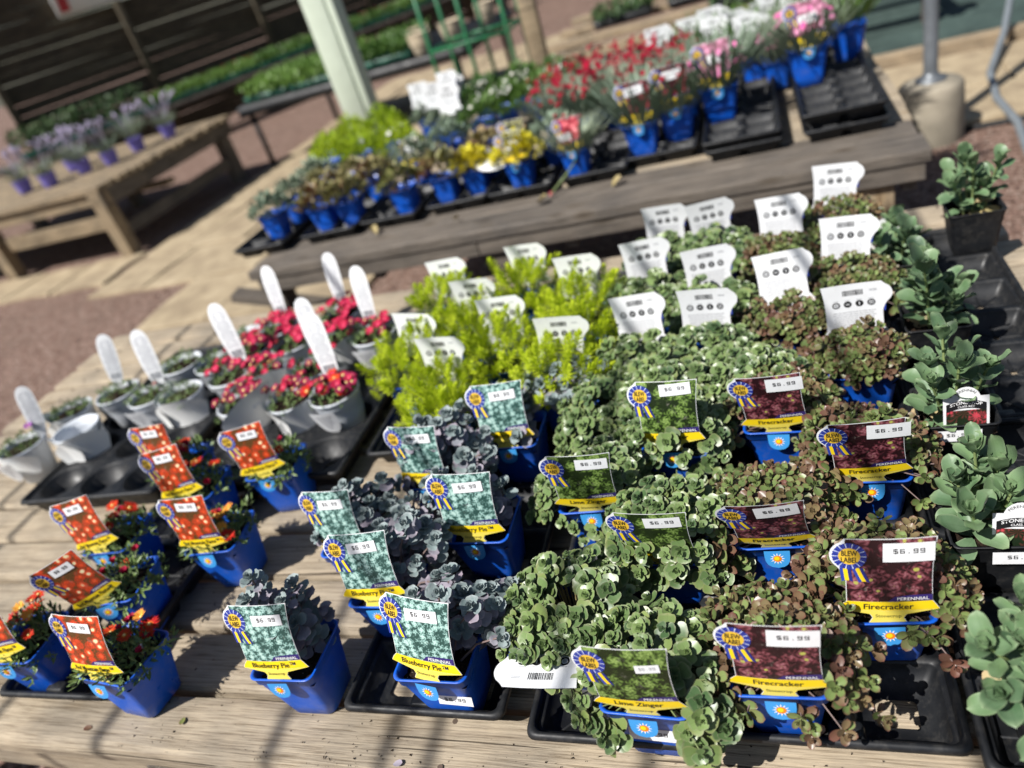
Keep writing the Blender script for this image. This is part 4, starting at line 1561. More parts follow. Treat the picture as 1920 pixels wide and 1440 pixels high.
FD = Vector((.59, .81, 0)).normalized()
FN = Vector((.81, -.59, 0)).normalized()
fa = math.atan2(FD.y, FD.x)
F0 = Vector((-10.15, 9.07, GZ))
fe = thing('board_fence', 'tall dark board fence with gaps between its boards at the upper left', 'fence', F0, fa)
BAY = 2.05
for b in range(8):
    mb = MB()
    mb.rings([rrect(.05, .05, .006, 2, z) for z in (0, 1.6, 3.6)], 0, True, True, True)
    obj('post', mb.mesh('post', W_FPOST), fe, (b * BAY, -.085, 0))
    if b == 7:
        break
    z = .12
    while z < 3.5:
        hgt = R.uniform(.128, .155)
        gap = R.choice((.0015, .002, .002, .003, .008, .016))
        plank('board', fe, BAY - .012, hgt, .022, (b * BAY + BAY / 2, R.uniform(-.004, .004), z + hgt / 2), (PI / 2, R.uniform(-.009, .009), 0), W_FENCE, 6, .004)
        z += hgt + gap
    for zz in (.6, 2.6):
        plank('rail', fe, BAY - .11, .09, .04, (b * BAY + BAY / 2, .032, zz), (PI / 2, 0, 0), W_FPOST, 4)
sg = thing('sign', 'white sign with a red stripe hanging on the dark fence', 'sign', F0 + FD * 1.75 + FN * .16 + Vector((0, 0, 2.15)), fa)
mb = MB()
mb.rings([rrect(.55, .3, .02, 3, z) for z in (-.01, .01)], 0, True, True, True)
obj('board', mb.mesh('board', M_WHITEP), sg, (0, 0, .3), (PI / 2, 0, 0))
mb = MB()
mb.add([(-.50, -.014, .05), (-.36, -.014, .05), (-.30, -.014, .55), (-.44, -.014, .55)], [(0, 1, 2, 3)])
obj('stripe', mb.mesh('stripe', M_RED, False), sg)

# ------------------------------------------------------------------ unseen overhead frame added to shadow the planks: two beams and wires between
oh = thing('shadow_frame', 'unseen wire strung wooden frame added overhead to cast thin shadows on the planks', 'frame', (0, 0, 0))
for yy in (-2.9, .72):
    plank('beam', oh, 6.6, .05, .11, (-1.6, yy, 2.46), (0, 0, 0), W_TAN, 6)
    for xx in (-4.85, 1.65):
        plank('post', oh, 3.05, .09, .09, (xx, yy - .045, .83), (0, PI / 2, 0), W_TAN, 4)
for xs in (-2.03, -1.85, -1.42, -1.09, -.82, -.585, -.50, -.18, .12, .33):
    x = xs - 1.153
    mb = MB()
    mb.tube([(x, -2.9, 2.355), (x + R.uniform(-.05, .05), -.6, 2.335), (x + R.uniform(-.05, .05), .72, 2.355)], .0095, 6)
    obj('wire', mb.mesh('wire', M_STEEL), oh)
# ------------------------------------------------------------------ trays on the front bench
H_, S_ = 'hole', 'star'
TR25 = tray_mesh('plant_tray', 2, 5, .1165, holes={(0, 0): S_, (1, 0): H_, (0, 1): H_, (1, 1): H_})
TR25B = tray_mesh('plant_tray', 2, 5, .1165, holes={(0, 0): H_, (1, 0): H_, (1, 2): H_, (0, 3): H_})
TR26 = tray_mesh('plant_tray', 2, 6, .1165)
TR2H = tray_mesh('plant_tray', 3, 5, .138, .055, None, True, .045)
TR24 = tray_mesh('plant_tray', 2, 4, .1215, holes={(i, j): H_ for i in range(2) for j in range(4)})


def tray(me, x, y, label, rz=0.0, z=0.0, group='black plastic plant trays'):
    return thing('plant_tray', label, 'plant tray', (x, y, z), rz, group, me)


tray(TR25, -.2440, .805, 'black plastic tray with an empty star ribbed cell, under the front green rosette stonecrops')
tray(TR25B, .0165, .822, 'black plastic tray with an empty cell showing wood, under the front maroon stonecrops')
tray(TR25B, -.5345, .828, 'black plastic tray whose empty front cell shows wood, under the blue grey stonecrops')
tray(TR25, -1.2500, .815, 'black plastic tray under the orange red ice plants at the left', .02)
tray(TR26, -.2150, 1.472, 'black plastic tray under the rear rows of green rosette stonecrops')
tray(TR26, .0550, 1.475, 'black plastic tray under the rear rows of maroon stonecrops')
tray(TR26, -.5050, 1.475, 'black plastic tray under the golden needle stonecrops, right half')
tray(TR26, -.7600, 1.475, 'black plastic tray under the golden needle stonecrops, left half')
tray(TR25, .2750, .800, 'black plastic tray at the right edge under the nearest sage stonecrops')
tray(TR26, .3050, 1.440, 'mostly empty black plastic tray at the right under the rear sage stonecrops')
tray(TR2H, -1.135, 1.405, 'black tray with round wells under the red flowered grey pots')
tray(TR2H, -1.640, 1.375, 'black tray with round wells and an empty hole under the leftmost grey pots', .03)

# ------------------------------------------------------------------ stonecrops with blue grey leaves
blue_pot(-.737, .579, 'blue pot of spiky blue grey stonecrop standing alone on the planks at the front', z=0, shoots=6, Rad=.044, hts=(.09, .15), lean=(.002, .012), rz=.02)
blue_pot(-.490, .579, 'blue grey stonecrop nearest the front in its tray, a price sticker on its blue pot', shoots=14, hts=(.04, .10), lean=(.035, .015))
obj('price_sticker', STICK_FLAT, bpy.data.objects['potted_stonecrop.001'], (.022, -.0465, .060), (-.16, .06, 0))
blue_pot(-.618, .699, 'blue grey stonecrop behind the lone spiky pot, its teal tag in full view', shoots=14, hts=(.04,.11), lean=(.03, .01))
blue_pot(-.496, .826, 'blue grey stonecrop with bare dark soil at the right of its pot', shoots=13, hts=(.03,.10), lean=(-.035, -.004))
blue_pot(-.735, .815, 'blue grey stonecrop standing apart behind the lone spiky pot', shoots=16, Rad=.075, hts=(.04, .12), lean=(.02, 0), z=0)
blue_pot(-.628, .960, 'tall tufted blue grey stonecrop leaning over its half hidden teal tag', shoots=18, Rad=.08, hts=(.05, .13), lean=(.03, -.01))
blue_pot(-.500, 1.060, 'blue grey stonecrop at the back of its tray beside the golden needles', shoots=11, hts=(.03, .09), lean=(-.04, .0))
blue_pot(-.425, 1.190, 'dusky blue grey stonecrop without a tag between golden needles and green rosettes', tag=False, shoots=16, Rad=.08, hts=(.03, .06))

# ------------------------------------------------------------------ green rosette stonecrops
lime_pot(-.198, .548, 'green rosette stonecrop with a big green photo tag at the front of the photo', n=88, z0=.112, extra=[(.05, -.062, .100), (.066, -.05, .098), (.058, -.066, .078), (.074, -.058, .07), (.045, -.066, .062), (-.052, -.064, .092), (-.066, -.058, .085), (-.045, -.067, .078), (-.075, -.045, .09), (-.06, -.062, .1), (.06, -.066, .06), (.082, -.035, .092), (.084, -.02, .1), (-.03, -.066, .084)], hole=.1, tagkw=dict(tx=.05))
_t = bpy.data.objects[[o.name for o in C.objects if o.name.startswith('potted_stonecrop')][-1]]
obj('price_sticker', STICK_WIDE, _t, (.006, -.0490, .066), (-.16, 0, 0))
for c in _t.children:
    if c.name.startswith('tag'):
        for s in c.children:
            s.data = _sl
lime_pot(-.308, .632, 'sprawling green rosette stonecrop with bare stems in its open centre', tag=False, n=112, Rad=.10, hole=.26, z0=.118, rise=.04, extra=[(-.03, .0, .15), (-.05, -.03, .14), (-.045, .03, .15), (-.07, .0, .14), (-.02, -.04, .14)], stem=M_STEM, scale=(.55, 1.15))
lime_pot(-.190, .775, 'green rosette stonecrop almost burying its tag in the middle of the tray', n=98, extra=[(-.045, -.072, .150), (-.02, -.075, .158), (.008, -.074, .152), (.03, -.073, .160), (.052, -.066, .150), (-.06, -.06, .145), (-.03, -.085, .13), (.02, -.086, .135), (.06, -.07, .13), (-.03, -.062, .125), (.0, -.066, .118), (.03, -.064, .122), (-.05, -.06, .13), (.05, -.06, .13), (.015, -.07, .105), (-.015, -.07, .10), (.04, -.07, .1)], tagkw=dict(tx=.36))
lime_pot(-.318, .886, 'green rosette stonecrop whose tag leans forward beside the blue grey plants', n=94, extra=[(-.05, -.062, .10), (-.03, -.066, .09), (.0, -.068, .082), (.03, -.066, .09), (.052, -.06, .10), (.015, -.07, .065), (-.02, -.07, .062), (.045, -.066, .07)], tagkw=dict(tx=.30))
lime_pot(-.195, 1.002, 'green rosette stonecrop, tag half hidden by two large rosettes', n=100, hole=.1, extra=[(-.055, -.06, .10), (-.03, -.068, .085), (.035, -.068, .085), (.055, -.06, .1), (0, -.072, .07), (-.055, -.065, .145), (-.03, -.07, .15), (-.02, -.072, .135), (-.045, -.062, .165), (.0, -.066, .155), (.02, -.07, .12)], tagkw=dict(z=.125))
lime_pot(-.318, 1.075, 'green rosette stonecrop with loose stems behind the forward leaning green tag', tag=False, n=100, Rad=.10, hole=.2, stem=M_STEMG)
# fallen white tag lying on its back under the foliage
ft_ = thing('plant_tag', 'white plant tag lying face down at the edge of the green rosettes, barcode up', 'plant tag', (-.330, .632, .142), 0)
_fm = obj('card', TAGS['lime'][0], ft_, (0, 0, 0), Quaternion((0, 0, 1), .03) @ Quaternion((1, 0, 0), 1.72))

for i, (x, y, lb_) in enumerate(((-.272, 1.235, 'green rosette stonecrop, left of the pair nearest the front with white backs of tags'), (-.148, 1.235, 'green rosette stonecrop, right of the pair nearest the front with white backs of tags'),
                                (-.285, 1.495, 'green rosette stonecrop at the left of the rear tray, second white tag back'), (-.147, 1.405, 'green rosette stonecrop right of its rear tray, in the middle row'),
                                (-.262, 1.690, 'green rosette stonecrop at the far left corner of its rear tray'), (-.147, 1.672, 'green rosette stonecrop at the far right corner of its rear tray'))):
    lime_pot(x, y, lb_, back=True, n=92, nleaf=3 if y < 1.3 else 2, tagkw=dict(tx=.02, sticker=False))
lime_pot(-.215, 1.118, 'dense low green rosette stonecrop without a tag between the front and rear trays', tag=False, n=120, Rad=.115, rise=.05)
lime_pot(-.075, 1.125, 'green rosette stonecrop without a tag next to the lone dark blue pot', tag=False, n=96, Rad=.10, rise=.045)

# ------------------------------------------------------------------ maroon stonecrops
fire_pot(-.050, .580, 'maroon green stonecrop at the very front with its large maroon tag in full view', extra=[(-.038, -.062, .092), (-.05, -.058, .1), (.02, -.064, .09), (.03, -.062, .078), (.028, -.066, .06), (-.06, -.04, .09), (.066, -.03, .10), (.07, -.045, .095)], tagkw=dict(tx=.04))
fire_pot(.072, .682, 'maroon green stonecrop second from the front, right column, its maroon tag standing straight', extra=[(.02, -.06, .098), (.040, -.062, .098), (.052, -.058, .092), (-.066, -.02, .09), (-.072, .0, .08), (-.07, -.04, .075), (-.075, -.02, .06)])
fire_pot(-.047, .803, 'maroon green stonecrop third from the front, left column, its tag leaning forward', extra=[(.05, -.062, .125), (.058, -.058, .11), (.062, -.05, .135), (.04, -.068, .105), (-.055, -.06, .1)], tagkw=dict(tx=.27))
fire_pot(.088, .924, 'maroon green stonecrop with long drooping leaves over the corner of its tag', extra=[(-.045, -.066, .13), (-.03, -.07, .115), (-.055, -.06, .14), (-.06, -.062, .115), (-.018, -.072, .10), (-.04, -.075, .095)], tagkw=dict(tx=.24))
fire_pot(-.030, 1.050, 'maroon green stonecrop fifth from the front beside the lone dark blue pot', tagkw=dict(tx=.15))
fire_pot(.110, 1.180, 'bronze green stonecrop in a bright blue pot in full view, white tag back behind', back=True, red=.2, n=100, Rad=.07, side=.0, tagkw=dict(sticker=False))
fire_pot(.0, 1.325, 'bronze green stonecrop at the left of its rear tray, near white tag back', back=True, nleaf=2, tagkw=dict(sticker=False))
fire_pot(.118, 1.445, 'bronze green stonecrop right column of the rear tray, middle white tag back', back=True, nleaf=2, tagkw=dict(sticker=False))
fire_pot(.005, 1.610, 'bronze green stonecrop left column of the rear tray, far white tag back', back=True, nleaf=2, tagkw=dict(sticker=False))
fire_pot(.125, 1.745, 'bronze green stonecrop farthest back of all with the topmost white tag back', back=True, nleaf=1, tagkw=dict(sticker=False))

# ------------------------------------------------------------------ golden needle stonecrops
for x, y, l in ((-.806, 1.300, 'golden needle stonecrop nearest the grey pots'), (-.690, 1.185, 'golden needle stonecrop nearest the front of its tray'), (-.592, 1.315, 'golden needle stonecrop in the middle whose white tag stands among shoots'),
                (-.437, 1.205, 'golden needle stonecrop at the right front next to green rosettes'), (-.805, 1.575, 'golden needle stonecrop at the far left corner of its trays'), (-.697, 1.445, 'golden needle stonecrop in the left middle with one tag before another'),
                (-.590, 1.595, 'golden needle stonecrop with the tallest white tag back'), (-.440, 1.480, 'golden needle stonecrop at the right rear with a shaded tag edge')):
    ang_pot(x, y, l, n=26)
ang_pot(-.655, 1.085, 'small golden needle clump creeping out in front of its tray', n=16, Rad=.06, tag=False, hts=(-.01, .015))
ang_pot(-.42, 1.335, 'golden needle stonecrop without a tag at the edge of the green rosettes', n=18, tag=False)

# ------------------------------------------------------------------ sage stonecrops in black pots
class_pot(.232, .575, 'sage green stonecrop in a black pot at the lower right corner, out of focus', shoots=9, hts=(.05, .12), big=.92, Rad=.05, extra=[(-.055, -.04, .03), (-.06, -.015, .06), (-.03, -.06, .0)])
class_pot(.216, .800, 'sage green stonecrop at the right with bare soil and an arched flower tag', shoots=7, hts=(.03, .07), tag=(.022, -.046, .098), sticker=.022, extra=[(-.012, .02, .09)])
class_pot(.222, 1.040, 'sage green stonecrop in the middle right with a sunlit arched flower tag', shoots=8, hts=(.02, .09), tag=(.008, -.046, .098), sticker=-.004)
class_pot(.245, 1.310, 'tall sage green stonecrop in a black pot above the empty black cells', shoots=9, hts=(.03, .11), big=1.1)
class_pot(.228, 1.560, 'sage green stonecrop with a rounded white tag behind it', shoots=8, hts=(.02, .07), back=(-.02, .05, .10))
class_pot(.392, 1.715, 'fresh green stonecrop in a black pot farthest back at the right', shoots=8, hts=(.03, .09), z=.03, big=1.0)
class_pot(.365, .905, 'sage green stonecrop cut off by the right edge of the photo', shoots=7, hts=(.05, .09))

# ------------------------------------------------------------------ orange red ice plants
def blooms(n, kinds, Rad=.05, hz=(.004, .022)):
    out = []
    for i in range(n):
        a, r = R.uniform(0, 6.28), math.sqrt(R.uniform(.05, 1)) * Rad
        x, y = math.cos(a) * r, math.sin(a) * r
        if y < -.02 and abs(x) < .04:
            y = -y * .7
        out.append((R.choice(kinds), x, y, R.uniform(*hz), R.uniform(.75, 1.1)))
    return out


KF = ['flame', 'flame', 'flame', 'crim', 'orange']
ice_pot(-1.064, .551, 'tilted front blue pot of red ice plant holding a small blank white card', -.08, .004, 34, blooms(12, ['flame', 'crim', 'flame', 'orange', 'crim']), tx=-.02, tilt=(-.05, .06), back_card=True)
ice_pot(-1.290, .575, 'blue pot of red and orange ice plant cut off by the left edge', .06, Z_T, 30, blooms(10, ['flame', 'orange', 'crim', 'flame'], .056, (.012, .035)), ty=-.1)
ice_pot(-1.178, .700, 'blue pot of red ice plant with its tag twisted edge on', .16, Z_T, 34, blooms(8, ['crim', 'crim', 'flame']), tx=.22, ty=-.22, trz=.35)
ice_pot(-1.292, .822, 'blue pot of red ice plant farthest left behind the twisted tag', .08, Z_T, 32, blooms(8, ['crim', 'flame', 'flame'], .05, (.005, .03)), ty=-.12)
ice_pot(-1.046, .828, 'blue pot of red ice plant standing alone, orange bloom at its corner', .10, .002, 30, blooms(7, ['flame', 'crim', 'orange']) + [('orange', .030, -.02, .012, 1.1), ('flame', .044, -.035, .008, 1.1)], ty=-.06)
ice_pot(-1.185, .960, 'blue pot of red ice plant whose tag hides under another tag', .1, Z_T, 30, blooms(8, ['flame', 'crim', 'orange']), ty=-.1)
ice_pot(-1.295, 1.050, 'blue pot of red ice plant at the rear left beside the round wells', .1, Z_T, 28, blooms(7, ['flame', 'crim']), ty=-.08)
ice_pot(-1.038, 1.035, 'blue pot of pale leaved ice plant at the rear with few red blooms', .12, .0, 34, blooms(4, ['crim', 'flame']), ty=-.08)

# ------------------------------------------------------------------ grey pots with white stake tags
GPOT = round_pot_mesh('pot', M_GREY, .042, .062, .105)
GSOIL = soil_mesh(.054, .094, True)


def stake_mesh():
    mb = MB()
    prof = [(0, .006), (.03, .013), (.05, .020), (.09, .0245), (.14, .0255), (.163, .024), (.178, .019), (.187, .010), (.189, 0.002)]
    P = lambda u, v, l: (u, 2.0 * u * u + .5 * v * v - l * .0003, v)
    pts = [P(s * hw, v, 0) for v, hw in prof for s in (-1, -.5, 0, .5, 1)]
    mb.add(pts, [(i * 5 + k, i * 5 + k + 1, i * 5 + k + 6, i * 5 + k + 5) for i in range(len(prof) - 1) for k in range(4)], 0)
    rr = random.Random(4)
    x = -.015
    while x < .015:
        w_ = rr.choice((.0007, .0013))
        mb.add([P(x, .046, 1.6), P(x + w_, .046, 1.6), P(x + w_, .066, 1.6), P(x, .066, 1.6)], [(0, 1, 2, 3)], 1)
        x += w_ + .0008
    for k in range(16):
        hw = .0175 - (.005 if k % 4 == 3 else 0)
        v = .072 + k * .0062
        mb.add([P(-hw, v, 1.6), P(hw, v, 1.6), P(hw, v + .0027, 1.6), P(-hw, v + .0027, 1.6)], [(0, 1, 2, 3)], 2)
    return mb.mesh('stake_tag', [M_CARD, M_GREYINK, M_LGREY])


STAKE = stake_mesh()


def lobe_mesh(w_=.06, h=.085, flare=.10, curve=6.5):
    """curved white label flap that flares out of a pot, rounded at its end"""
    mb = MB()
    n, m = 8, 7
    pts = []
    for j in range(m + 1):
        t = j / m
        hw = w_ * (1 - max(0, t - .55) ** 2 * 3.2) * (.8 + .4 * min(t, .5))
        for i in range(n + 1):
            u = (-1 + 2 * i / n) * hw
            pts.append((u, curve * u * u - flare * t * h * .8 - .012 * t * t, h * t * .8))
    mb.add(pts, [(j * (n + 1) + i, j * (n + 1) + i + 1, (j + 1) * (n + 1) + i + 1, (j + 1) * (n + 1) + i) for j in range(m) for i in range(n)])
    return mb.mesh('collar_flap', M_WHITEP)


LOBE = lobe_mesh()


def front_label():
    mb = MB()
    n, m = 6, 6
    P = lambda u, v, l: (u, 5 * u * u - .30 * (v + .07) - .004 - l * .0003, v)
    pts = []
    for j in range(m + 1):
        t = j / m
        hw = .030 * math.sqrt(max(0, 1 - (t * .97) ** 2.4)) + .002
        for i in range(n + 1):
            pts.append(P((-1 + 2 * i / n) * hw, -.070 * t, 0))
    mb.add(pts, [(j * (n + 1) + i, j * (n + 1) + i + 1, (j + 1) * (n + 1) + i + 1, (j + 1) * (n + 1) + i) for j in range(m) for i in range(n)], 0)
    rr = random.Random(8)
    for k in range(7):
        v = -.012 - k * .0065
        hw = .021 - k * .0022
        x = -hw
        while x < hw - .003:
            w_ = rr.uniform(.003, .006)
            mb.add([P(x, v, 1.5), P(x + w_, v, 1.5), P(x + w_, v - .0028, 1.5), P(x, v - .0028, 1.5)], [(0, 1, 2, 3)], 1)
            x += w_ + .0018
    return mb.mesh('front_label', [M_CARD, M_GREYINK])


FLABEL = front_label()


def grey_pot(x, y, label, flowers, n=22, stake=None, lobes=(), flabel=False, empty=False, z=.012, rz=0.0):
    t = thing('potted_ice_plant' if not empty else 'empty_pot', label, 'potted plant' if not empty else 'flower pot', (x, y, z), rz, 'grey pots with white stake tags')
    obj('pot', GPOT, t)
    if not empty:
        obj('soil', GSOIL, t)
        for (sx, sy, sz, r, a) in dome(n, .056, .100, .014, .0, .005, 0, 0):
            obj('shoot', R.choice(SHOOT['ice']), t, (sx, sy, sz), tilt_quat(orient(sx, sy, r, 58), R.uniform(0, 6)), R.uniform(.7, 1.1))
    for kind, fx, fy, fz, sc in flowers:
        add_flower(t, kind, (fx, fy, .112 + fz), Vector((fx * 6, fy * 6 - .4, 1)), sc)
    for (sx, sy, ty, tz, sc) in ([stake] if stake else []):
        obj('stake_tag', STAKE, t, (sx, sy, .085), (-.10, ty, tz), sc)
    for (ang, hh, sc) in lobes:
        obj('collar_flap', LOBE, t, (math.sin(ang) * .056, -math.cos(ang) * .056, .016 + hh * .35), (-.12, 0, ang), sc)
    if flabel:
        obj('front_label', FLABEL, t, (0, -.058, .100))
    return t


KR = ['rose', 'rose', 'rose', 'wine']
RB = lambda n, k, hz=(.004, .022): [(a, b, c, d, e * 1.45) for a, b, c, d, e in blooms(int(n * 1.8), k, .062, hz)]
grey_pot(-1.955, 1.18, 'grey pot of dark leaves at the left edge with one purple bloom', [('purple', .03, .03, .03, 1)], 26, (.045, .035, .12, .7, .85), [(.15, .06, 1.05)], True)
grey_pot(-1.805, 1.235, 'empty white collared pot shell lying open beside the left edge', [], 0, None, [(-.5, .02, 1.25), (.7, .04, 1.15), (2.6, .07, .9)], False, True)
grey_pot(-1.650, 1.365, 'grey pot of plain green leaves with a tall twisted white stake', [('wine', .015, .02, .012, .8)], 30, (.02, .028, .02, .35, 1.0), [], True)
grey_pot(-1.800, 1.400, 'grey pot of plain green leaves between white collars', [], 26, (-.02, .03, .16, .5, .92), [(2.2, .07, 1.0), (-1.2, .06, .9)])
grey_pot(-1.655, 1.520, 'grey pot of plain green leaves behind the twisted stake', [], 22, None, [(-1.3, .07, 1.0)])
grey_pot(-1.500, 1.640, 'grey pot of plain green leaves at the far edge of the round welled tray', [], 22, None, [])
grey_pot(-1.515, 1.500, 'grey pot of sparse green leaves beside the longest stake', [], 26, None, [])
grey_pot(-1.410, 1.420, 'grey pot of pink red blooms with the longest leaning white stake', RB(13, KR), 22, (.03, .03, -.10, .2, 1.08))
grey_pot(-1.285, 1.280, 'grey pot of dark wine red blooms with a large white collar', RB(16, ['wine', 'wine', 'rose']), 20, None, [(1.25, .062, 1.5), (-.5, .05, 1.0)])
grey_pot(-1.135, 1.405, 'grey pot of few pink blooms behind two white stakes', RB(8, ['rose', 'wine', 'rose']), 24, (.012, .03, -.02, .15, .98), [(-1.4, .07, 1.1)])
grey_pot(-1.010, 1.275, 'grey pot of deep red blooms with a printed label on its front', RB(20, ['wine', 'rose', 'wine', 'flame']), 22, (-.012, .035, -.04, .1, 1.05), [], True)
grey_pot(-1.395, 1.660, 'grey pot of dense rose blooms at the back with an upright stake', RB(20, KR), 20, (-.0, .04, -.02, 0, .98))
grey_pot(-1.285, 1.555, 'grey pot of rose blooms in the middle of the round welled tray', RB(16, KR), 20, None, [(-1.0, .06, .9)])
grey_pot(-1.195, 1.690, 'grey pot of red blooms farthest back beside the golden needles', RB(14, KR), 20, (-.01, .04, 0, .0, .95))
grey_pot(-1.020, 1.540, 'grey pot of scattered pink red blooms nearest the golden needles', RB(10, KR), 26, (-.02, .04, .0, 0, .98), [(-1.5, .085, .9)], True)

grey_pot(-1.130, 1.270, 'grey pot of wine red blooms squeezed between two other grey pots at the front', RB(12, ['wine', 'rose', 'wine']), 22, None, [(-.9, .05, 1.2), (1.0, .05, 1.1)])
grey_pot(-1.425, 1.540, 'grey pot of rose blooms behind the longest leaning stake', RB(14, KR), 20, None, [(.8, .06, 1.0)])
grey_pot(-1.130, 1.560, 'grey pot of bright rose blooms hidden behind the paired stakes', RB(14, KR), 20, None, [(.9, .07, 1.1)])
grey_pot(-1.915, 1.330, 'white collared grey pot of plain green leaves near the left edge', [], 26, None, [(-.7, .06, 1.25), (.5, .04, 1.2)])
grey_pot(-1.530, 1.350, 'white collared grey pot of plain green leaves before the longest stake', [], 24, None, [(.3, .05, 1.2), (-1.2, .06, 1.1)])
grey_pot(-1.295, 1.410, 'grey pot of rose blooms in the centre of the round welled tray', RB(14, KR), 20, None, [(.6, .07, 1.25)])

# spilled compost crumbs and a few dropped leaves on the planks
mb = MB()
rr = random.Random(12)
for i in range(520):
    x0, y0 = rr.choice(((-1.04, .5), (-.73, .5), (-1.05, .75), (-.60, .47), (-.25, .475), (.0, .475), (-.9, .9), (-1.3, .95), (-.85, .62), (-.4, .5)))
    x, y = x0 + rr.gauss(0, .07), y0 + rr.gauss(0, .035)
    if y < .462:
        continue
    r = rr.uniform(.0008, .0028)
    p = [Vector((x + rr.uniform(-r, r), y + rr.uniform(-r, r), rr.uniform(0, r * 1.4))) for _ in range(4)]
    mb.add(p, [(0, 1, 2), (0, 2, 3), (0, 3, 1), (1, 3, 2)])
obj('spilled_soil', mb.mesh('spilled_soil', M_SOIL, False), None, kind='stuff')
for k, (x, y) in enumerate(((-.86, .64), (-.57, .475), (-.975, .52), (-1.15, .49))):
    mb = MB()
    add_leaf(mb, leafM(R.uniform(0, 6), .05), .015, .005, .7, .5, .25, .1, 5, 4)
    thing('dropped_leaf', 'small dropped dry leaf on the front planks, %s' % ('right of the ice plants', 'in front of the blue grey tray', 'beside the tilted pot', 'in front of the leftmost tray')[k], 'leaf', (x, y, .003), 0, None, mb.mesh('dropped_leaf', (L_FIRER, L_BLUEP, L_RUSTY, L_FIRER)[k]))
# ------------------------------------------------------------------ second bench: trays, pots, flowers
def mound(name, mat, seed, n, Rad, z0, rise, L, W, upright=.3, a=.6, b=.45, square=True, drop=.01):
    """leafy cushion: many small leaf blades spread over and inside a dome"""
    rr = random.Random(seed)
    mb = MB()
    for i in range(n):
        r = math.sqrt(rr.random())
        az = rr.uniform(0, 6.28)
        x, y = math.cos(az) * r * Rad, math.sin(az) * r * Rad
        z = z0 + rise * (1 - r ** 2) * rr.uniform(.45, 1.05) - drop * r
        e = math.radians(rr.uniform(5, 60) + 35 * upright * (1 - r))
        s = rr.uniform(.7, 1.25)
        add_leaf(mb, leafM(az - PI / 2 + rr.uniform(-1.3, 1.3), e, (x, y, z)), L * s, W * s, a, b, .25, .1, 2, 2, rr=rr)
    return mb.mesh(name, mat)


def blades(name, mat, seed, n, Rad, L, W, z0=.09, curl=-.15, lean=28):
    rr = random.Random(seed)
    mb = MB()
    for i in range(n):
        r, az = math.sqrt(rr.random()), rr.uniform(0, 6.28)
        add_leaf(mb, leafM(az - PI / 2, math.radians(88 - lean * r - rr.uniform(0, 16)), (math.cos(az) * r * Rad, math.sin(az) * r * Rad, z0)), L * rr.uniform(.6, 1.1), W, .35, .5, .3, curl, 3, 2, rr=rr)
    return mb.mesh(name, mat)


FOL = {
    'rusty': [mound('foliage', L_RUSTY, 1, 260, .075, .098, .045, .024, .0068), mound('foliage', L_RUSTY, 2, 260, .075, .098, .05, .022, .007)],
    'greyg': [mound('foliage', L_GREYG, 3, 280, .075, .098, .055, .024, .006), mound('foliage', L_GREYG, 4, 280, .075, .098, .055, .026, .006)],
    'lime': [mound('foliage', L_LIMEY, 5, 520, .125, .085, .12, .026, .0060, 1), mound('foliage', L_LIMEY, 6, 520, .125, .085, .11, .026, .0062, 1)],
    'yellow': [mound('foliage', L_YELLOW, 7, 320, .08, .1, .06, .020, .008)],
    'green': [mound('foliage', L_GREEN, 8, 520, .115, .095, .085, .024, .0055, .6), mound('foliage', L_GREEN, 9, 520, .115, .095, .075, .024, .006, .6)],
    'dianthus': [blades('foliage', L_GREYG, 10, 260, .06, .16, .0026), blades('foliage', L_GREYG, 11, 260, .06, .17, .0026)],
    'grass': [blades('foliage', L_GREEN, 12, 130, .045, .15, .0034, lean=34), blades('foliage', L_GREEN, 13, 130, .045, .14, .0034, lean=34)],
    'dark': [mound('foliage', L_DARKG, 14, 220, .07, .09, .08, .024, .007, .5)],
}


def bpot(name, x, y, label, fol, fl=None, nf=0, fz=(.02, .05), Rad=.055, tag=None, white=0, group='perennials in blue pots on the second bench', z=Z_T, rz=0.0, pot=None, card=None, tagkw={}, fs=1.0, back=False, big=1.0):
    t = pot_root(name, label, 'potted plant', x, y, z, rz + R.uniform(-.08, .08), group, pot)
    f = obj('foliage', R.choice(FOL[fol]), t, (0, 0, 0), (0, 0, R.uniform(0, 6.28)), R.uniform(1.15, 1.4) if fol not in ('dianthus', 'lime') else R.uniform(.95, 1.15), kind='stuff')
    t.scale = (big,) * 3
    if tag:
        add_tag(t, tag, rz=R.uniform(-.08, .08), **tagkw)
    for k in range(nf):
        a, r = R.uniform(0, 6.28), math.sqrt(R.random())
        px, py = math.cos(a) * r * Rad, math.sin(a) * r * Rad
        add_flower(t, fl, (px, py, .10 + R.uniform(*fz)), (px * 8 + R.gauss(0, .3), py * 8 - .4 + R.gauss(0, .3), .8), fs * R.uniform(.8, 1.2))
    for k in range(white):
        q = Quaternion((0, 0, 1), PI + R.uniform(-.25, .25)) @ Quaternion((1, 0, 0), R.uniform(.2, .4))
        obj('tag', TAGS['lime'][0], t, (R.uniform(-.025, .025), .045 - .028 * k, .125 + .02 * k), q, 1.12)
    if card:
        obj('price_sticker', STICK_FLAT, t, (card, -.0465, .060), (-.16, .0, 0))
    return t


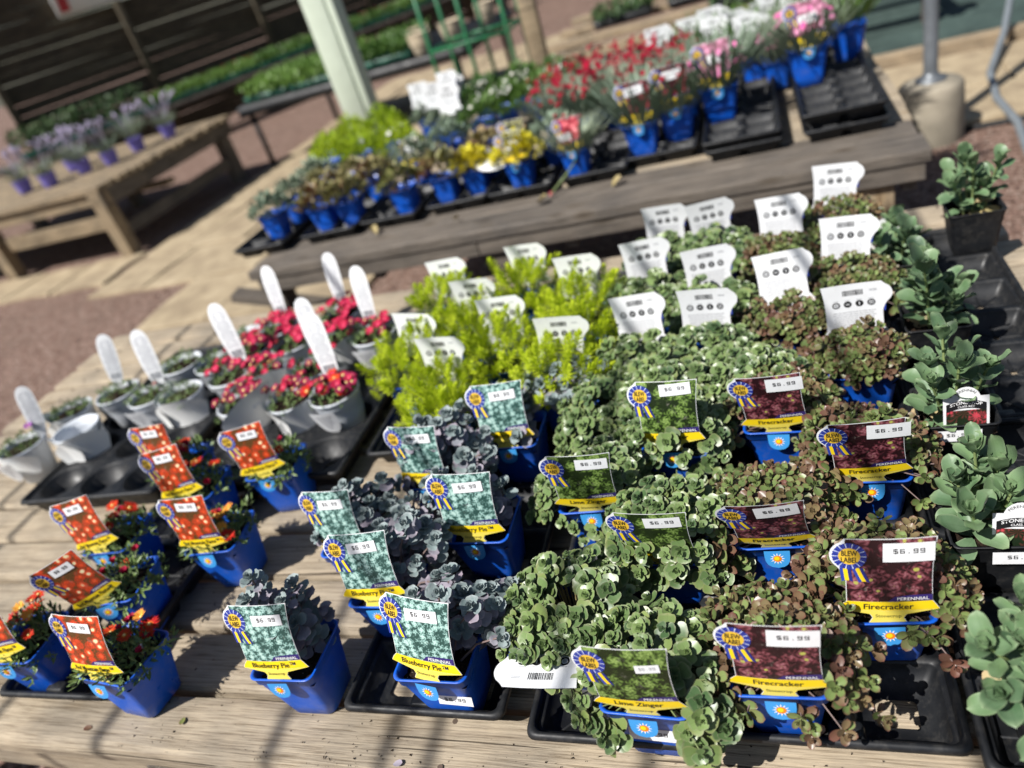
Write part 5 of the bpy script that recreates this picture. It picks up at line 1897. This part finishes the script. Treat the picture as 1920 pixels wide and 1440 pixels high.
for k, (x, y, me) in enumerate(((-2.09, 2.855, TR24), (-1.755, 2.875, TR24), (-1.47, 2.90, TR24), (-1.185, 2.93, TR24), (-.91, 2.93, TR24), (-.63, 2.95, TR24))):
    tray(me, x, y, 'black plastic tray on the second bench, %s from its left end' % ('first', 'second', 'third', 'fourth', 'fifth', 'sixth')[k], R.uniform(-.03, .03), 0, 'black trays on the second bench')
TR2E = tray_mesh('plant_tray', 2, 7, .1215, holes={(i, j): ('star' if (i + j) % 2 else H_) for i in range(2) for j in range(7)})
tray(TR2E, -.09, 3.10, 'lower black tray of the nested pair beside the nearer pink flowered pot', .01, 0, 'black trays on the second bench')
tray(TR2E, .235, 3.10, 'lower black tray of the nested stack at the right end', .01, 0.0, 'black trays on the second bench')
tray(TR24, -.375, 3.02, 'black plastic tray on the second bench under the two crimson tagged pots', 0, 0, 'black trays on the second bench')
tray(TR2E, -.09, 3.10, 'black tray with emptied cells beside the nearer pink flowered pot', .0, .03, 'black trays on the second bench')
tray(TR2E, .235, 3.10, 'large emptied black tray at the right end of the second bench', .0, .055, 'black trays on the second bench')

bpot('potted_stonecrop', -2.045, 2.745, 'rusty green stonecrop in a dark blue pot at the left corner of the second bench', 'greyg', z=.03)
bpot('potted_stonecrop', -1.80, 2.750, 'reddish low stonecrop in a bright blue pot, second from the left corner', 'rusty', tag=None)
bpot('potted_stonecrop', -1.675, 2.760, 'olive stonecrop with a white sticker on its blue pot near the left corner', 'rusty', card=.0)
bpot('potted_stonecrop', -1.42, 2.770, 'olive green stonecrop alone in the front of the third tray', 'rusty')
bpot('potted_stonecrop', -1.245, 2.810, 'pinkish olive stonecrop with a flower label between dark pots', 'rusty')
bpot('potted_stonecrop', -1.12, 2.835, 'bright yellow stonecrop behind a fallen white card', 'yellow')
bpot('potted_stonecrop', -.915, 2.795, 'yellow stonecrop with an olive photo tag at the front of the second bench', 'yellow', tag='olive')
bpot('potted_pink', -.690, 2.800, 'grey green pink with a coral red photo tag on a bright blue pot', 'dianthus', 'red', 9, (.09, .15), tag='coral')
bpot('potted_stonecrop', -2.045, 2.945, 'pale grey green stonecrop behind the left corner pot', 'greyg')
bpot('potted_stonecrop', -1.905, 2.985, 'rusty stonecrop under a white oval card', 'rusty')
bpot('potted_stonecrop', -1.815, 3.130, 'rusty green stonecrop in front of the chartreuse plants', 'rusty')
bpot('potted_stonecrop', -2.04, 3.170, 'grey green low stonecrop beside the chartreuse plants', 'greyg')
bpot('potted_stonecrop', -1.63, 2.985, 'olive stonecrop in a shaded blue pot behind the third tray', 'rusty')
bpot('potted_stonecrop', -1.475, 3.080, 'green stonecrop with a yellow tag in the middle left of the bench', 'greyg', tag='olive', tagkw=dict(tx=-.3))
bpot('potted_stonecrop', -1.10, 2.985, 'olive stonecrop directly behind the bright yellow ones', 'rusty')
bpot('potted_stonecrop', -.955, 2.965, 'olive yellow stonecrop with a greyed tag leaning back', 'rusty', tag='olive')
bpot('potted_stonecrop', -1.38, 3.30, 'feathery green stonecrop left of the white tags', 'greyg')
bpot('potted_stonecrop', -.80, 2.965, 'grey green stonecrop in a shadowed blue pot behind the coral tag', 'greyg')
for k, (x, y) in enumerate(((-2.12, 3.50), (-1.93, 3.50), (-1.76, 3.55), (-2.24, 3.72), (-2.05, 3.72), (-1.86, 3.74), (-2.2, 3.95), (-2.0, 3.95))):
    nm = ('left front', 'middle front', 'right front', 'left middle', 'centre', 'right middle', 'left rear', 'right rear')[k]
    bpot('potted_stonecrop', x, y, 'chartreuse yellow stonecrop, %s of its bright clump' % nm, 'lime', 'white' if k in (1, 2) else None, 3 if k in (1, 2) else 0, (.05, .09), white=0, group='chartreuse stonecrops')
for k, (x, y) in enumerate(((-1.70, 3.90), (-1.58, 3.78), (-1.46, 3.62), (-1.60, 4.02))):
    nm = ('leftmost of', 'second from the left of', 'nearest of', 'farthest of')[k]
    bpot('potted_stonecrop', x, y, '%s the low plants covered by a cluster of white tags' % nm, 'greyg', white=3, group='low plants under white tags')
for k, (x, y) in enumerate(((-1.30, 3.60), (-1.22, 3.78), (-1.40, 3.98), (-1.18, 4.02), (-1.02, 3.72), (-.98, 3.95))):
    nm = ('nearest', 'left centre', 'farthest left', 'far right', 'near right', 'rear right')[k]
    bpot('potted_candytuft', x, y, 'bushy green candytuft with white flowers, %s of the group' % nm, 'green', 'white', 16 if k else 3, (.065, .115), .06, group='white candytufts')
add = [(-.86, 3.30), (-.74, 3.22), (-.84, 3.52), (-.70, 3.46), (-.60, 3.30), (-.56, 3.55), (-.45, 3.38), (-.34, 3.46), (-.46, 3.62), (-.30, 3.28), (-.70, 3.70)]
for k, (x, y) in enumerate(add):
    nm = ('leftmost front', 'left front', 'leftmost middle', 'left middle', 'centre front', 'centre', 'right centre', 'right middle', 'right rear', 'rightmost front', 'left rear')[k]
    bpot('potted_pink', x, y, 'grey green pink covered in red flowers, %s of the red group' % nm, 'dianthus', 'red', R.randint(28, 40), (.08, .20), .10, group='red flowered pinks', fs=1.25)
bpot('potted_pink', -.450, 2.925, big=1.25, z=.0, label='red flowered pink with a crimson photo tag, left of a pair', fol='dianthus', fl='red', nf=8, fz=(.10, .16), Rad=0.055, tag='crimson')
bpot('potted_pink', -.318, 2.975, big=1.25, z=.015, label='red flowered pink with a crimson photo tag, right of a pair', fol='dianthus', fl='red', nf=8, fz=(.10, .16), Rad=0.055, tag='crimson')
bpot('potted_pink', -.158, 3.020, big=1.3, z=.040, label='pink flowered pink with a pink photo tag nearer the bench edge', fol='dianthus', fl='pink', nf=22, fz=(.05, .11), Rad=.075, tag='pink')
bpot('potted_pink', .160, 3.180, big=1.3, z=.067, label='pink flowered pink with a pink photo tag at the right end', fol='dianthus', fl='pink', nf=24, fz=(.05, .12), Rad=.08, tag='pink')
bpot('potted_pink', .06, 3.42, 'pink flowered pink without a tag at the right end', 'dianthus', 'pink', 22, (.06, .13), .08)
for k, (x, y) in enumerate(((-.42, 3.78), (-.30, 3.80), (-.20, 3.66), (-.08, 3.70), (-.03, 3.535), (.05, 3.86), (-.18, 3.92), (.18, 3.86), (.30, 3.95))):
    nm = ('far left', 'second left', 'near left', 'middle', 'nearest', 'right middle', 'rear middle', 'right', 'far right')[k]
    bpot('potted_phlox', x, y, 'grassy green phlox behind upright white tags, %s of the group' % nm, 'grass', white=2, group='green phlox with white tags')
bpot('potted_phlox', .325, 3.42, z=.06, label='grassy green phlox without a tag at the right end of the second bench', fol='grass', big=1.25)
# fallen flower stem and white oval cards
mb = MB()
mb.tube([(0, 0, .012), (.06, .05, .055), (.10, .10, .09)], .0035, 6)
fs_ = thing('cut_flower', 'fallen flower stem with a dark red bud lying on the second bench edge', 'flower', (-.78, 2.645, .004), 0, None, mb.mesh('cut_flower', M_STEMG))
add_flower(fs_, 'wine', (0, 0, .012), (-.5, -.6, .6), 1.1)


def oval_card(x, y, z, label, rz, tx):
    mb = MB()
    n = 20
    mb.rings([[(math.cos(2 * PI * i / n) * .065, math.sin(2 * PI * i / n) * .036, zz) for i in range(n)] for zz in (0, .001)], 0, True, True, True)
    thing('plant_card', label, 'plant card', (x, y, z), rz, None, mb.mesh('plant_card', M_CARD)).rotation_euler = (tx, .1, rz)


oval_card(-1.885, 2.93, .155, 'white oval card resting on rusty stonecrops near the left corner', .1, .5)
oval_card(-1.02, 2.765, .135, 'white oval card resting in front of the bright yellow stonecrop', -.12, .35)
# dead leaves on the edge plank
for k, (x, y) in enumerate(((-1.515, 2.60), (-1.155, 2.60), (-.83, 2.60), (-.545, 2.62))):
    mb = MB()
    add_leaf(mb, leafM(R.uniform(0, 6), .2), .05, .014, .6, .5, .9, .3, 5, 4)
    thing('dry_leaf', 'curled tan dry leaf on the front plank of the second bench, %s along' % ('first', 'second', 'third', 'last')[k], 'leaf', (x, y, .006), 0, 'dry leaves on the second bench', mb.mesh('dry_leaf', M_STEM))

# ------------------------------------------------------------------ lavender in purple pots
PPOT = round_pot_mesh('pot', M_PURPLE, .06, .085, .13)
PSOIL = soil_mesh(.07, .118, True)
LAVF = [blades('foliage', L_GREYG, 31, 120, .06, .19, .0030, .115, -.1, 40), blades('foliage', L_GREYG, 32, 120, .06, .18, .0030, .115, -.1, 40)]
LAVS = []
for sd in (1, 2):
    rr = random.Random(sd)
    mb = MB()
    for i in range(10):
        az, ln = rr.uniform(0, 6.28), rr.uniform(.15, .42)
        d = Vector((math.cos(az) * ln * .8, math.sin(az) * ln * .8, .30 - ln * .2))
        p0 = Vector((0, 0, .12))
        pts = [p0, p0 + d * .6 + Vector((0, 0, .08)), p0 + d + Vector((0, 0, .05))]
        mb.tube(pts, .003, 4)
        mb.tube([pts[1] + (pts[2] - pts[1]) * .3, pts[1] + (pts[2] - pts[1]) * .7, pts[2]], [.006, .012, .005], 6)
    LAVS.append(mb.mesh('flower_spikes', F_LAV))
for k, (x, y) in enumerate(((-6.92, 5.82), (-6.55, 5.80), (-6.33, 6.05), (-6.05, 6.14), (-6.02, 6.52), (-5.86, 6.85), (-6.75, 6.35))):
    nm = ('first from the left', 'second from the left', 'third', 'fourth', 'with the widest green foliage', 'last, nearest the end', 'behind the others')[k]
    t = thing('potted_lavender', 'lavender in a purple pot on the slatted bench, %s' % nm, 'potted plant', (x, y, -.03), R.uniform(0, 6), 'lavenders on the slatted bench')
    obj('pot', PPOT, t)
    obj('soil', PSOIL, t)
    obj('foliage', LAVF[k % 2], t, (0, 0, 0), None, 1.25 if k == 4 else 1.0, kind='stuff')
    obj('flower_spikes', LAVS[k % 2], t, kind='stuff')

# ------------------------------------------------------------------ flats of bedding plants along the fence
def flat_of_plants(x, y, z, rz, label, mat, n, L, W_, hgt, tray_mat, flowers=None, nf=0, group='flats of bedding plants along the fence'):
    t = thing('bedding_flat', label, 'flat of plants', (x, y, z), rz, group)
    mb = MB()
    mb.rings([rrect(L / 2 - .01, W_ / 2 - .01, .02, 2, 0), rrect(L / 2, W_ / 2, .02, 2, .07), rrect(L / 2 - .01, W_ / 2 - .01, .02, 2, .07), rrect(L / 2 - .012, W_ / 2 - .012, .02, 2, .05)], 0, True, True, True)
    obj('tray', mb.mesh('tray', tray_mat), t)
    rr = R
    mb = MB()
    for i in range(n):
        px, py = rr.uniform(-L / 2, L / 2) * 1.08, rr.uniform(-W_ / 2, W_ / 2) * 1.15
        add_leaf(mb, leafM(rr.uniform(0, 6.3), math.radians(rr.uniform(5, 75)), (px, py, .05 + rr.uniform(.05, 1) * hgt)), .06, .020, .6, .45, .25, .1, 2, 2)
    obj('foliage', mb.mesh('foliage', mat), t, kind='stuff')
    for k in range(nf):
        add_flower(t, flowers, (rr.uniform(-L / 2, L / 2), rr.uniform(-W_ / 2, W_ / 2), .08 + hgt), (rr.gauss(0, .3), rr.gauss(0, .3), 1), 2.2)
    return t


rt = thing('plank_table', 'long dark plank table along the fence carrying flats of green seedlings', 'table', F0 + FN * .75 + Vector((0, 0, 0)), fa)
for k in range(4):
    plank('plank', rt, 9.5, .16, .04, (4.0, -.30 + .18 * k, .66), (0, 0, 0), W_GREY, 8)
for xx in (-.5, 1.6, 4.0, 6.2, 8.4):
    for yy in (-.28, .25):
        plank('leg', rt, .6, .08, .08, (xx, yy, .32), (0, PI / 2, 0), W_GREY, 3)
for k in range(9):
    p = F0 + FD * (.15 + .93 * k) + FN * .75
    dark = k < 2
    flat_of_plants(p.x, p.y, GZ + .665, fa, ('dark green shrubby flat at the left end of the fence table' if k == 0 else 'dark green shrubby flat second along the fence table') if dark else 'flat of bright green seedlings on the fence table, %s of the bright ones' % ('first', 'second', 'third', 'fourth', 'fifth', 'sixth', 'last')[k - 2],
                   L_DARKG if dark else L_GREEN, 620, .88, .5, .34 if dark else .14, M_GREENP, 'red' if k in (3, 5, 6, 8) else None, 7 if k in (3, 5, 6, 8) else 0)
bt = thing('black_table', 'black plastic table of green seedlings left of the pale green post', 'table', (0, 0, 0))
mb = MB()
mb.rings([rrect(1.35, .95, .04, 3, z, -3.95, 8.25) for z in (-.10, 0)], 0, True, True, True)
obj('top', mb.mesh('top', M_BLACK), bt)
for xx in (-5.2, -2.75):
    for yy in (7.4, 9.1):
        mb = MB()
        mb.tube([(xx, yy, GZ), (xx, yy, -.08)], .03, 8)
        obj('leg', mb.mesh('leg', M_BLACK), bt)
for k, (x, y) in enumerate(((-4.95, 7.65), (-4.35, 7.62), (-4.95, 8.25), (-4.35, 8.3), (-3.7, 8.4), (-3.5, 7.7))):
    flat_of_plants(x, y, .0, 0, 'flat of fresh green seedlings on the black table, %s' % ('front left', 'front middle', 'middle left', 'middle', 'rear right', 'front right')[k], L_GREEN, 560, .55, .5, .13, M_GREENP, None, 0, 'flats on the black table')
TPOT = round_pot_mesh('flower_pot', M_CREAM, .08, .12, .2)
for k, (x, y, z) in enumerate(((-3.1, 7.5, .0), (-2.85, 7.75, .0), (-3.3, 8.0, .0), (-2.75, 8.7, 0))):
    thing('flower_pot', 'cream stone flower pot on the black table right of the pale post, %s' % ('nearest', 'second', 'third', 'farthest')[k], 'flower pot', (x, y, z), 0, 'cream flower pots', TPOT)
# dark nursery pots on the rack and behind the bench
for k, (x, y, z) in enumerate(((-1.78, 5.35, GZ), (-1.55, 5.3, GZ), (-1.32, 5.4, GZ), (-1.66, 5.6, GZ), (-1.43, 5.65, GZ), (-1.2, 5.7, GZ))):
    t = pot_root('potted_shrub', 'dark navy nursery pot with a leafy plant beside the green rack, %s' % ('front left', 'front middle', 'front right', 'rear left', 'rear middle', 'rear right')[k], 'potted plant', x, y, z, R.uniform(-.2, .2), 'navy nursery pots', POT_NAVY, False)
    t.scale = (1.7, 1.7, 3.6)
    obj('foliage', FOL['dark'][0] if k % 2 else FOL['green'][0], t, (0, 0, .045), None, (.9, .9, .7), kind='stuff')
    if k in (0, 2):
        add_flower(t, 'pink', (0, -.02, .17), (0, -.5, 1), 2.0)

for k, (x, y) in enumerate(((-1.2, 8.0), (-.5, 8.1), (.25, 7.9), (-.1, 7.3))):  # black trays and dark leaves added to stand in for shade between the timbers
    flat_of_plants(x, y, -.248, .05, 'dark green flat added to darken the low timber table, %s' % ('left', 'middle', 'right', 'nearest')[k], L_DARKG, 260, .55, .45, .10, M_BLACK, None, 0, 'dark flats added on the timber table')
